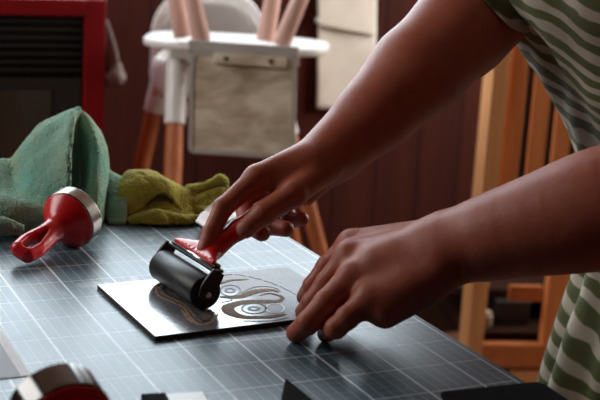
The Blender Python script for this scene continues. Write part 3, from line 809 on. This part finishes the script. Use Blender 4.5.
# ------------------------------------------------------------------ high chair
hi = thing('high_chair', 'white high chair with tray and wooden legs by the back wall', 'high chair', tuple(W(232, 60, 2.48) * np.array([1, 1, 0])))
tc = (W(143, 42, 2.42) + W(330, 50, 2.42)) / 2
tx = W(330, 50, 2.42) - W(143, 42, 2.42); tx[2] = 0; tw = np.linalg.norm(tx) / 2; tx /= np.linalg.norm(tx); ty = np.array([-tx[1], tx[0], 0])   # ty away from camera
def loc(x, y, z): return tc * np.array([1, 1, 0]) + tx * x + ty * y + np.array([0, 0, z])
tz0 = tc[2]
outl = []
for t in np.linspace(0, 2 * math.pi, 64, endpoint=False):
    c_, s_ = math.cos(t), math.sin(t); n_ = 3.2
    outl.append(loc(tw * abs(c_) ** (2 / n_) * (1 if c_ > 0 else -1), .12 * abs(s_) ** (2 / n_) * (1 if s_ > 0 else -1) + .03, 0))
tray = ob('tray', poly_slab(B(), outl, tz0 - .006, tz0 + .010), M['white_plastic'], hi, bevel=.005, seg=3)
# seat shell: bowl and rounded back
shc = loc(-.078, .17, 0); 
def shell(P):
    q = P - shc; x = q @ tx; y = q @ ty; z = q[:, 2]
    back = np.maximum(np.sqrt(np.maximum(np.abs(x) - .025, 0) ** 2 + np.maximum(np.abs(z - .79) - .04, 0) ** 2) - .102, np.abs(y - .12 - (z - .7) * .12 - .0 + (x * x) * 1.6) - .010)
    bowl_o = np.sqrt(np.maximum(np.abs(x) - .052, 0) ** 2 + np.maximum(np.abs(y) - .07, 0) ** 2 + np.maximum(np.abs(z - .76) - .015, 0) ** 2) - .05
    bowl_i = np.sqrt(np.maximum(np.abs(x) - .052, 0) ** 2 + np.maximum(np.abs(y) - .07, 0) ** 2 + np.maximum(np.abs(z - .80) - .12, 0) ** 2) - .040
    bowl = np.maximum(np.maximum(bowl_o, -bowl_i), z - .80)
    return smin(back, bowl, .012)
sdf_obj('seat_shell', shell, shc + np.array([-.3, -.3, .55]), shc + np.array([.3, .3, 1.05]), .006, M['white_plastic'], hi, it=3)
pad = ob('back_pad', B(), M['dirty_white'], hi)
def padf(P):
    q = P - shc; x = q @ tx; y = q @ ty; z = q[:, 2]
    return np.maximum(np.sqrt(np.maximum(np.abs(x) - .022, 0) ** 2 + np.maximum(np.abs(z - .79) - .03, 0) ** 2) - .082, np.abs(y - .105 - (z - .7) * .12 + (x * x) * 1.6) - .008)
bpy.data.objects.remove(pad)
sdf_obj('back_pad', padf, shc + np.array([-.3, -.3, .6]), shc + np.array([.3, .3, 1.05]), .005, M['dirty_white'], hi, it=3)
def leg_line(a, b_, z_end=.003):
    a, b_ = np.array(a), np.array(b_); d = b_ - a; return a, a + d * ((z_end - a[2]) / d[2])
legs = [(W(177, 60, 2.42), W(173, 172, 2.40), W(178, 124, 2.41)), (W(165, 60, 2.56), W(141, 168, 2.62), W(156, 112, 2.59)),
        (W(280, 100, 2.50), W(314, 228, 2.53), W(290, 135, 2.51)), (W(262, 90, 2.62), W(285, 200, 2.72), W(268, 120, 2.65))]
for a_, b_, s_ in legs:
    p0, p1 = leg_line(a_, b_); d_ = (p1 - p0); Lg = np.linalg.norm(d_); d_ /= Lg
    so = (s_ - p0) @ d_
    lg = ob('leg', lathe(B(), p0 + d_ * .01, d_, [(0, .013), (so, .0165), (so + .06, .0175), (Lg - .02, .0125), (Lg - .01, .012)], 20), M['chair_wood'], hi, smooth=True)
    ob('sleeve', lathe(B(), p0, d_, [(0, .018), (0, .021), (so, .0205), (so, .0168)], 24), M['white_plastic'], lg, smooth=False, bevel=.001)

# child's stool turned upside down on the tray
us = thing('child_chair', 'small grey streaked chair turned upside down on the tray, legs in the air', 'chair', tuple(tc + np.array([0, 0, .012])))
A_ = W(190, 44, 2.27); B_ = W(297, 51, 2.27); C_ = W(188, 153, 2.27); ux = B_ - A_; uw = np.linalg.norm(ux); ux /= uw; uz = A_ - C_; uh = np.linalg.norm(uz); uz /= uh
uy = np.cross(uz, ux); uy /= np.linalg.norm(uy)             # away from camera
def up3(x, y, z): return A_ + ux * x * uw + uy * y + uz * z * uh         # x 0..1, y metres back, z 0 top .. -1 bottom
def rrect(x0, x1, z0, z1, r, n=6, low_only=False):
    out = []
    for cx, cz, t0 in ((x1 - r, z1 - r, 0), (x0 + r, z1 - r, 90), (x0 + r, z0 + r, 180), (x1 - r, z0 + r, 270)):
        for k in range(n + 1):
            t = math.radians(t0 + 90 * k / n); out.append((cx + r * math.cos(t), cz + r * math.sin(t)))
    return out
def panel(name, pts, y0, y1, mat, parent, bev=.002):
    bm = B(); a = [bm.verts.new(A_ + ux * x + uz * z + uy * y0) for x, z in pts]; b_ = [bm.verts.new(A_ + ux * x + uz * z + uy * y1) for x, z in pts]
    n = len(pts); bm.faces.new(a); bm.faces.new(b_[::-1])
    for i in range(n): bm.faces.new((a[i], b_[i], b_[(i + 1) % n], a[(i + 1) % n]))
    return ob(name, bm, mat, parent, bevel=bev)
bk = panel('backrest', rrect(0, uw, -uh, -.012, .012), .0, .014, M['streaky'], us, .003)
rim = B()
o1 = rrect(.0005, uw - .0005, -uh + .0005, -.0125, .012); o2 = rrect(.008, uw - .008, -uh + .008, -.020, .008)
va = [rim.verts.new(A_ + ux * x + uz * z - uy * .0025) for x, z in o1]; vb = [rim.verts.new(A_ + ux * x + uz * z - uy * .0025) for x, z in o2]
vc = [rim.verts.new(A_ + ux * x + uz * z + uy * .001) for x, z in o1]; vd = [rim.verts.new(A_ + ux * x + uz * z + uy * .001) for x, z in o2]
n_ = len(o1)
for i in range(n_):
    j = (i + 1) % n_
    rim.faces.new((va[i], va[j], vb[j], vb[i])); rim.faces.new((va[i], vc[i], vc[j], va[j])); rim.faces.new((vb[i], vb[j], vd[j], vd[i])); rim.faces.new((vc[i], vd[i], vd[j], vc[j]))
ob('raised_rim', rim, M['dirty_white'], bk)
sd = uz * 0
st_ = panel('seat', rrect(-.004, uw + .004, -.014, .008, .004), -.004, .15, M['dirty_white'], us, .003)
hb = panel('hinge_block', rrect(.045, uw - .02, -.034, -.014, .004), -.010, -.0002, M['streaky'], us, .0015)
for xx in (.068, uw - .048):
    p_ = A_ + ux * xx + uz * -.024
    ob('screw', cyl(B(), p_ - uy * .0125, p_ - uy * .0095, .004), M['black_metal'], hb)
for (u0, v0, u1, v1, d0) in ((183, 38, 175, -6, 2.34), (201, 38, 191, -8, 2.29), (266, 36, 274, -8, 2.36), (283, 40, 304, -10, 2.30)):
    p0 = W(u0, v0, d0); p1 = W(u1, v1, d0 + .0); d_ = p1 - p0; d_ /= np.linalg.norm(d_); zt = A_[2] + .004
    p0 = p0 + d_ * ((zt - p0[2]) / d_[2])
    ob('leg', lathe(B(), p0, d_, [(0, .0165), (.002, .0175), (.10, .0155), (.22, .013), (.224, .010)], 22), M['pink_wood'], us, smooth=True)
    
#@RACK
# ------------------------------------------------------------------ pine rack at the right
RD = 2.5
ra = W(487, 200, RD); rb = W(560, 200, RD + .02); rx = rb - ra; rx[2] = 0; rx /= np.linalg.norm(rx); ry = np.array([-rx[1], rx[0], 0])
def rk(x, y, z): return ra * np.array([1, 1, 0]) + rx * x + ry * y + np.array([0, 0, z])
Rr3 = Matrix((Vector(rx), Vector(ry), Vector((0, 0, 1)))).transposed()
def rbox(bm, x0, x1, y0, y1, z0, z1): return box(bm, tuple(rk((x0 + x1) / 2, (y0 + y1) / 2, (z0 + z1) / 2)), (x1 - x0, y1 - y0, z1 - z0), Rr3)
rack = thing('shelf_rack', 'tall pine rack with upright slats and open shelf behind the person', 'shelf', tuple(rk(.12, .1, 0)))
def rxz(u, v):                                       # pixel on the rack's front plane -> local x, height
    n = ry; r = R.T @ np.array([(u - 300) / FPX, (v - 200) / FPX, 1.0]); t_ = ((ra - CAM) @ n) / (r @ n); p = CAM + r * t_
    return (p - ra) @ rx, p[2]
xa = rxz(481, 200)[0]; xb = rxz(497, 200)[0]
ob('post', rbox(B(), xa, xb, 0, .07, .02, 1.02), M['pine'], rack, bevel=.002)
xc, xd = rxz(547, 305)[0], rxz(572, 305)[0]
zr = rxz(520, 215)[1]
sl = []
for k, (u0, u1) in enumerate(((503, 520), (528, 545), (552, 569), (576, 594), (600, 620))):
    q0_, q1_ = rxz(u0, 185)[0], rxz(u1, 185)[0]
    ob('slat', rbox(B(), q0_, q1_, .02, .028, zr - .02, 1.0), M['pine_dark'], rack, bevel=.0015)
ob('post', rbox(B(), rxz(632, 200)[0], rxz(650, 200)[0], 0, .07, .02, 1.02), M['pine_dark'], rack, bevel=.002)
xe = rxz(632, 200)[0]
ob('top_rail', rbox(B(), xb + .001, xe - .001, .045, .065, .96, 1.0), M['pine_rail'], rack)
ob('middle_rail', rbox(B(), xb + .001, xe - .001, .0, .018, zr - .05, zr), M['pine_rail'], rack, bevel=.0015)
zt_, zb_ = rxz(515, 345)[1], rxz(515, 368)[1]
ob('bottom_rail', rbox(B(), xb + .001, xe - .001, .0, .025, zb_, zt_), M['pine_rail'], rack, bevel=.002)
ob('inner_post', rbox(B(), xc, xd, .002, .03, zt_ + .001, zr - .051), M['pine_dark'], rack, bevel=.0015)
zc0, zc1 = rxz(530, 306)[1], rxz(530, 291)[1]
ob('short_rail', rbox(B(), rxz(514, 300)[0], xc - .001, .03, .045, zc0, zc1), M['pine_rail'], rack, bevel=.001)
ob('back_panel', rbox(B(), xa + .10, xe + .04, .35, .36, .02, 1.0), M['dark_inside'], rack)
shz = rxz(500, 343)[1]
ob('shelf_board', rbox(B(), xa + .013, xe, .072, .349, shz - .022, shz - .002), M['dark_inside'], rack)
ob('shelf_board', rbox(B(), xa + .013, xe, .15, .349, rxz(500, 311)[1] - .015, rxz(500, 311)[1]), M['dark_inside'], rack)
ob('plinth', rbox(B(), rxz(512, 375)[0], xe, -.0, .02, rxz(512, 395)[1], rxz(512, 372)[1]), M['pine'], rack)
jx = rxz(489, 335)[0]
jp = rk(jx + .022, .115, shz)
jar = ob('storage_jar', lathe(B(), jp - np.array([0, 0, .0018]), (0, 0, 1), [(0, 0), (0, .016), (.002, .018), (.025, .018), (.029, .015), (.034, .015), (.034, 0)], 28), M['jar_beige'], bevel=.0008)
tag(jar, 'small beige jar on the shelf of the pine rack beside the left post', 'jar')
bx = ob('storage_box', rbox(B(), rxz(513, 325)[0], rxz(548, 325)[0], .12, .22, shz - .0015, rxz(530, 320)[1]), M['black_metal'], bevel=.002)
tag(bx, 'dark grey box on the shelf of the pine rack right of the jar', 'box')

#@PERSON
# ------------------------------------------------------------------ person: hands, arms, trunk in one mesh
def rest(u, v, r, z):                                  # finger tip centre at this pixel, resting on height z
    return np.array(TP(u, v, z + r))
# right hand
RH = dict(
    wr=W(338, 150, 1.215),
    index=([W(257, 178, 1.163), W(223, 208, 1.152), W(211, 233, 1.142), W(205, 249, 1.135)], [.0115, .0095, .0085, .0078]),
    middle=([W(270, 176, 1.188), W(244, 201, 1.196), W(247, 224, 1.180), W(262, 233, 1.165)], [.0118, .0098, .0090, .0082]),
    ring=([W(285, 179, 1.208), W(264, 205, 1.214), W(270, 226, 1.194), W(286, 229, 1.180)], [.0115, .0095, .0088, .0080]),
    pinky=([W(300, 185, 1.222), W(284, 206, 1.226), W(290, 221, 1.210), W(302, 219, 1.196)], [.0105, .0085, .0078, .0070]),
    thumb=([W(326, 168, 1.185), W(293, 194, 1.152), W(264, 213, 1.143), W(245, 229, 1.141)], [.0150, .0125, .0108, .0092]))
def hand(H, arm_pts, arm_r, extra, kpalm=.010):
    wr = H['wr']; fs = ['index', 'middle', 'ring', 'pinky']
    mc = []
    for i, f in enumerate(fs):
        P, r = H[f]; off = H['woff'][i]
        mc.append(cone(wr + off, P[0], .0165 if i < 3 else .0155, r[0] + .0012))
    palm = U(mc + [cone(p, q, a_, b_) for p, q, a_, b_ in H.get('pads', [])], .012)
    arm = chain(arm_pts, arm_r, .03)
    fchain = [chain(H[f][0], H[f][1], .0022) for f in fs]
    kn = [cone(H[f][0][j], H[f][0][j] + H['back'] * .0012, H[f][1][j] * 1.02, H[f][1][j] * .99) for f in fs for j in (1, 2)]
    th = chain(H['thumb'][0], H['thumb'][1], .005)
    def f(P):
        p = smin(palm(P), arm(P), .022)
        p = smin(p, th(P), .006)
        d = p
        for g_, (k_) in zip(fchain, range(4)):
            x = g_(P)
            for q_ in kn[2 * k_:2 * k_ + 2]: x = smin(x, q_(P), .0015)
            d = np.minimum(d, smin(p, x, kpalm * .6))
        for e_ in extra: d = smin(d, e_(P), .006)
        return d
    return f
wr = RH['wr']; ad = W(416, 73, 1.245) - wr; ad /= np.linalg.norm(ad)
RH['back'] = np.array(W(250, 150, 1.15) - W(260, 185, 1.165)); RH['back'] /= np.linalg.norm(RH['back'])
RH['woff'] = [W(330, 147, 1.200) - wr, W(332, 146, 1.213) - wr, W(335, 151, 1.224) - wr, W(338, 158, 1.228) - wr]
RH['pads'] = [(W(314, 163, 1.180), W(278, 186, 1.164), .0155, .0095), (W(330, 160, 1.195), W(300, 190, 1.175), .017, .012), (W(335, 165, 1.215), W(306, 196, 1.212), .014, .010)]
rarm = [W(336, 150, 1.214), W(352, 135, 1.220), W(378, 111, 1.230), W(416, 73, 1.245), W(462, 28, 1.262), W(500, -8, 1.278), W(522, -30, 1.288)]
rrad = [.0225, .0245, .0325, .0425, .0455, .0450, .0445]
rshould = np.array([.60, .10, 1.24])
fR = hand(RH, rarm + [(rarm[-1] + rshould) / 2], rrad + [.046], [])
# left hand, fingertips pressing on the plate edge and the mat
LH = dict(
    wr=W(450, 246, 1.032),
    index=([W(352, 244, 1.085), W(327, 267, 1.088), W(313, 286, 1.090), rest(305, 297, .0078, PZ + .002)], [.0120, .0098, .0090, .0080]),
    middle=([W(350, 256, 1.062), W(327, 283, 1.064), W(312, 303, 1.066), rest(304, 312, .0078, PZ)], [.0125, .0102, .0092, .0080]),
    ring=([W(354, 276, 1.040), W(326, 303, 1.036), W(308, 323, 1.034), rest(296, 333, .0082, TZ)], [.0128, .0108, .0098, .0086]),
    pinky=([W(370, 298, 1.022), W(347, 318, 1.018), W(336, 328, 1.020), rest(326, 333.5, .0075, TZ)], [.0120, .0098, .0090, .0078]),
    thumb=([W(430, 262, 1.075), W(385, 285, 1.092), W(350, 300, 1.092), W(330, 308, 1.085)], [.0150, .0125, .0105, .0090]))
wl_ = LH['wr']
LH['back'] = np.array([-.2, -.3, .9]); LH['back'] /= np.linalg.norm(LH['back'])
LH['woff'] = [W(440, 236, 1.058) - wl_, W(442, 242, 1.040) - wl_, W(440, 256, 1.022) - wl_, W(436, 272, 1.015) - wl_]
LH['pads'] = [(W(425, 285, 1.022), W(385, 312, 1.020), .018, .014), (W(432, 262, 1.055), W(392, 278, 1.075), .018, .013), (W(420, 250, 1.035), W(380, 262, 1.04), .020, .017),
              (W(410, 280, 1.03), W(375, 300, 1.035), .02, .016)]
larm = [W(450, 246, 1.032), W(478, 241, 1.022), W(510, 232, 1.008), W(555, 221, .994), W(605, 208, .982), W(660, 198, .972), W(715, 186, .965)]
lrad = [.0258, .0258, .0285, .0355, .0420, .0440, .0420]
lshould = np.array([.62, -.27, 1.20])
fL = hand(LH, larm + [(larm[-1] + lshould) / 2], lrad + [.047], [])
def nodes_of(H, arm): return np.concatenate([np.array(H[f][0]) for f in ('index', 'middle', 'ring', 'pinky', 'thumb')] + [np.array(arm)])
parts = []
for fn, H, arm, sh in ((fR, RH, rarm, rshould), (fL, LH, larm, lshould)):
    N_ = nodes_of(H, arm + [(arm[-1] + sh) / 2])
    V, Q = nets(fn, N_.min(0) - .06, N_.max(0) + .06, .0015, 16, .008); parts.append((smooth_mesh(V, Q, 2), Q))
# trunk, head and legs (inside the dress, out of the frame)
hipc = np.array([.80, -.095, .82]); chest = np.array([.665, -.095, 1.10]); neck = np.array([.56, -.095, 1.31]); head = np.array([.49, -.095, 1.435])
trunk = U([cone(hipc + [0, -.07, 0], hipc + [0, .07, 0], .085), cone(hipc, chest, .095, .10), cone(chest + [0, -.09, .02], chest + [0, .09, .02], .095),
           cone(chest + [-.03, 0, .1], neck, .06, .052), cone(neck, head, .05, .05),
           cone((larm[-1] + lshould) / 2, lshould, .046, .05), cone(lshould, chest + [-.02, -.08, .09], .052, .07),
           cone((rarm[-1] + rshould) / 2, rshould, .045, .05), cone(rshould, chest + [-.02, .08, .09], .052, .07),
           chain([hipc + [0, -.09, -.03], np.array([.83, -.18, .45]), np.array([.87, -.18, .09])], [.085, .055, .037], .02),
           chain([hipc + [0, .09, -.03], np.array([.85, .0, .45]), np.array([.89, .0, .09])], [.085, .055, .037], .02),
           cone(np.array([.89, -.18, .045]), np.array([.71, -.19, .028]), .034, .026), cone(np.array([.91, .0, .045]), np.array([.73, .01, .028]), .034, .026)], .035)
hf = U([ellip(head, (.093, .074, .115)), ellip(head + [-.03, 0, -.055], (.06, .055, .06)), cone(head + [-.088, 0, .005], head + [-.108, 0, -.025], .009, .013),
        cone(head + [-.075, -.022, -.062], head + [-.075, .022, -.062], .012), cone(head + [0, -.076, -.005], head + [.008, -.084, .01], .012), cone(head + [0, .076, -.005], head + [.008, .084, .01], .012)], .014)
def eye(P):
    d = hf(P)
    for s in (-1, 1): d = -smin(-d, ellip(head + [-.094, s * .032, .012], (.014, .016, .009))(P), .006)
    return d
body_f = lambda P: smin(trunk(P), eye(P), .02)
V, Q = nets(body_f, (.34, -.48, -.005), (1.02, .32, 1.62), .006, 12, .02); parts.append((smooth_mesh(V, Q, 3), Q))
off = 0; VV = []; QQ = []
for V, Q in parts: VV.append(V); QQ.append(Q + off); off += len(V)
V = np.concatenate(VV); Q = np.concatenate(QQ)
person = thing('person', 'person in a green and white striped dress rolling ink with bare arms', 'person', (.70, -.10, 0))
me = bpy.data.meshes.new('body'); me.vertices.add(len(V)); me.vertices.foreach_set('co', V.ravel())
me.loops.add(Q.size); me.loops.foreach_set('vertex_index', Q.ravel().astype(np.int32))
me.polygons.add(len(Q)); me.polygons.foreach_set('loop_start', np.arange(0, Q.size, 4, dtype=np.int32)); me.update(calc_edges=True); me.validate()
tint = np.zeros((len(me.vertices), 4)); tint[:, 3] = 1
co_ = np.empty(len(me.vertices) * 3); me.vertices.foreach_get('co', co_); co_ = co_.reshape(-1, 3)
def blob(c, r): return np.exp(-((np.linalg.norm(co_ - c, axis=1) / r) ** 2))
for H in (RH, LH):
    for f in ('index', 'middle', 'ring', 'pinky', 'thumb'):
        P_ = H[f][0]; tint[:, 0] = np.maximum(tint[:, 0], blob(P_[-1], .016) * .9)
        for q in P_[:3]: tint[:, 0] = np.maximum(tint[:, 0], blob(q, .012) * .55)
def nail(tip, prev, outward, r=.0055):
    d_ = tip - prev; d_ /= np.linalg.norm(d_); o_ = outward - d_ * (outward @ d_); o_ /= np.linalg.norm(o_); x_ = np.cross(d_, o_)
    q = co_ - (tip + o_ * .0085 + d_ * .002)
    e_ = np.sqrt(((q @ d_) / .0065) ** 2 + ((q @ x_) / r) ** 2 + ((q @ o_) / .006) ** 2)
    tint[:, 1] = np.maximum(tint[:, 1], np.clip((1.08 - e_) / .16, 0, 1))
tocam = CAM - RH['thumb'][0][3]; tocam /= np.linalg.norm(tocam)
nail(RH['thumb'][0][3], RH['thumb'][0][2], tocam + np.array([0, 0, .5]))
nail(RH['index'][0][3], RH['index'][0][2], RH['back'] + np.array([-.6, .3, 0]))
ca = me.color_attributes.new('tint', 'FLOAT_COLOR', 'POINT'); ca.data.foreach_set('color', tint.ravel())
link('body', me, M['skin'], person)
sdf_obj('hair', lambda P: np.maximum(np.maximum(U([ellip(head + [.018, 0, .02], (.098, .084, .115)), ellip(head + [.10, 0, .03], (.04, .04, .04))], .02)(P), -ellip(head + [-.10, 0, -.035], (.095, .085, .105))(P)), -.06 - (P[:, 2] - head[2])),
        head - .2, head + .2, .006, M['hair'], person)

# dress: loft of rings with folds
def loft(name, rows, nth, foldf, parent, thick=.003, v0=0.0):
    V = []; L = 0; vs = []
    for i, (c, a_, b_, tilt) in enumerate(rows):
        if i: L += np.linalg.norm(np.array(rows[i][0]) - np.array(rows[i - 1][0]))
        vs.append(v0 + L)
        for k_ in range(nth):
            t = 2 * math.pi * k_ / nth; r_ = foldf(i / (len(rows) - 1), t)
            V.append(np.array(c) + np.array([a_ * math.cos(t) * r_, b_ * math.sin(t) * r_, tilt * math.cos(t) * a_]))
    n = len(rows); F = []; uv = []
    for i in range(n - 1):
        for k_ in range(nth):
            F.append((i * nth + k_, i * nth + (k_ + 1) % nth, (i + 1) * nth + (k_ + 1) % nth, (i + 1) * nth + k_))
            for (ii, kk) in ((i, k_), (i, k_ + 1), (i + 1, k_ + 1), (i + 1, k_)): uv.append((kk / nth * 1.0, vs[ii]))
    o = mesh_obj(name, V, F, M['stripe'], parent)
    l = o.data.uv_layers.new(name='UVMap'); l.data.foreach_set('uv', np.array(uv).ravel())
    s = o.modifiers.new('s', 'SOLIDIFY'); s.thickness = thick; s.offset = 0
    return o
def lerp_rows(keys, n):
    K = np.array([[*c, a_, b_, t] for c, a_, b_, t in keys]); P = spline(list(K), n)
    return [(p[:3], p[3], p[4], p[5]) for p in P]
rows = lerp_rows([((.545, -.095, 1.31), .075, .085, .3), ((.603, -.095, 1.24), .115, .16, .25), ((.648, -.095, 1.14), .145, .185, .15), ((.661, -.095, 1.06), .15, .185, .1),
                  ((.708, -.095, 1.0), .15, .18, .1), ((.728, -.095, .96), .148, .175, .05), ((.744, -.095, .92), .142, .17, 0), ((.772, -.095, .87), .142, .165, 0), ((.801, -.095, .82), .155, .172, 0),
                  ((.825, -.095, .77), .17, .18, 0), ((.839, -.095, .72), .182, .19, 0), ((.839, -.095, .66), .195, .20, 0), ((.838, -.095, .56), .21, .215, 0), ((.845, -.095, .45), .22, .225, 0), ((.853, -.095, .36), .225, .23, 0)], 110)
def dfold(s, t):
    lo_ = np.clip((s - .45) / .4, 0, 1); hi_ = 1 - lo_
    return 1 - .055 * lo_ + lo_ * (.085 * math.sin(11 * t + 2 * s) + .03 * math.sin(17 * t + 1.3 - 3 * s) + .015 * math.sin(29 * t)) + hi_ * (.04 * math.sin(5 * t + 9 * s) + .03 * math.sin(8 * t - 17 * s) + .012 * math.sin(19 * t + 22 * s))
loft('dress', rows, 220, dfold, person)
def sleeve(sh, el, fore, hemc, r0, r1):
    """bent tube of cloth from the shoulder round the elbow; the hem opens along the forearm"""
    d0 = el - sh; d0 /= np.linalg.norm(d0); F_ = np.array(frame_from(d0))
    tc_ = CAM - hemc; tc_ /= np.linalg.norm(tc_); fore = fore / np.linalg.norm(fore)
    b1 = tc_ * .85 + fore * .55; b1 /= np.linalg.norm(b1); a1 = np.cross(b1, fore); a1 /= np.linalg.norm(a1)
    b0 = tc_ - d0 * (tc_ @ d0); b0 /= np.linalg.norm(b0); a0 = np.cross(b0, d0)
    n, nth = 50, 110; V = []; uv = []; mid = el + np.array([.012, 0, .03]); L_ = 0; prev = sh; vs = []
    for i in range(n):
        s_ = i / (n - 1); c = (1 - s_) ** 2 * sh + 2 * s_ * (1 - s_) * mid + s_ * s_ * hemc; L_ += np.linalg.norm(c - prev); prev = c; vs.append(L_)
        a_ = a0 * (1 - s_) + a1 * s_; b_ = b0 * (1 - s_) + b1 * s_; a_ /= np.linalg.norm(a_); b_ /= np.linalg.norm(b_)
        for k_ in range(nth):
            t = 2 * math.pi * k_ / nth; r_ = (r0 + (r1 - r0) * s_) * (1 + s_ * (.05 * math.sin(5 * t + 1) + .03 * math.sin(9 * t + 4 * s_)))
            if s_ > .955: r_ *= 1.025
            V.append(c + a_ * r_ * math.cos(t) + b_ * r_ * math.sin(t))
    F = []
    for i in range(n - 1):
        for k_ in range(nth):
            F.append((i * nth + k_, i * nth + (k_ + 1) % nth, (i + 1) * nth + (k_ + 1) % nth, (i + 1) * nth + k_))
            for (ii, kk) in ((i, k_), (i, k_ + 1), (i + 1, k_ + 1), (i + 1, k_)): uv.append((kk / nth * .4, vs[ii]))
    o = mesh_obj('sleeve', V, F, M['stripe'], person); l = o.data.uv_layers.new(name='UVMap'); l.data.foreach_set('uv', np.array(uv).ravel())
    s_ = o.modifiers.new('s', 'SOLIDIFY'); s_.thickness = .003
rel = rarm[-1]; lel = larm[-1]
sleeve(rshould + np.array([.01, -.01, .01]), rel, rarm[3] - rarm[5], W(513, -17, 1.276), .082, .077)
sleeve(lshould + np.array([0, .02, .01]), lel, larm[3] - larm[5], lel + (lshould - lel) * .12, .080, .070)

#@END
sc.view_settings.view_transform = 'Standard'; sc.view_settings.look = 'None'; sc.view_settings.gamma = 1; sc.view_settings.use_curve_mapping = False
sc.view_settings.exposure = 0.0
sc.cycles.use_denoising = True
sc.cycles.max_bounces = 8; sc.cycles.diffuse_bounces = 4
sc.cycles.sample_clamp_indirect = 6
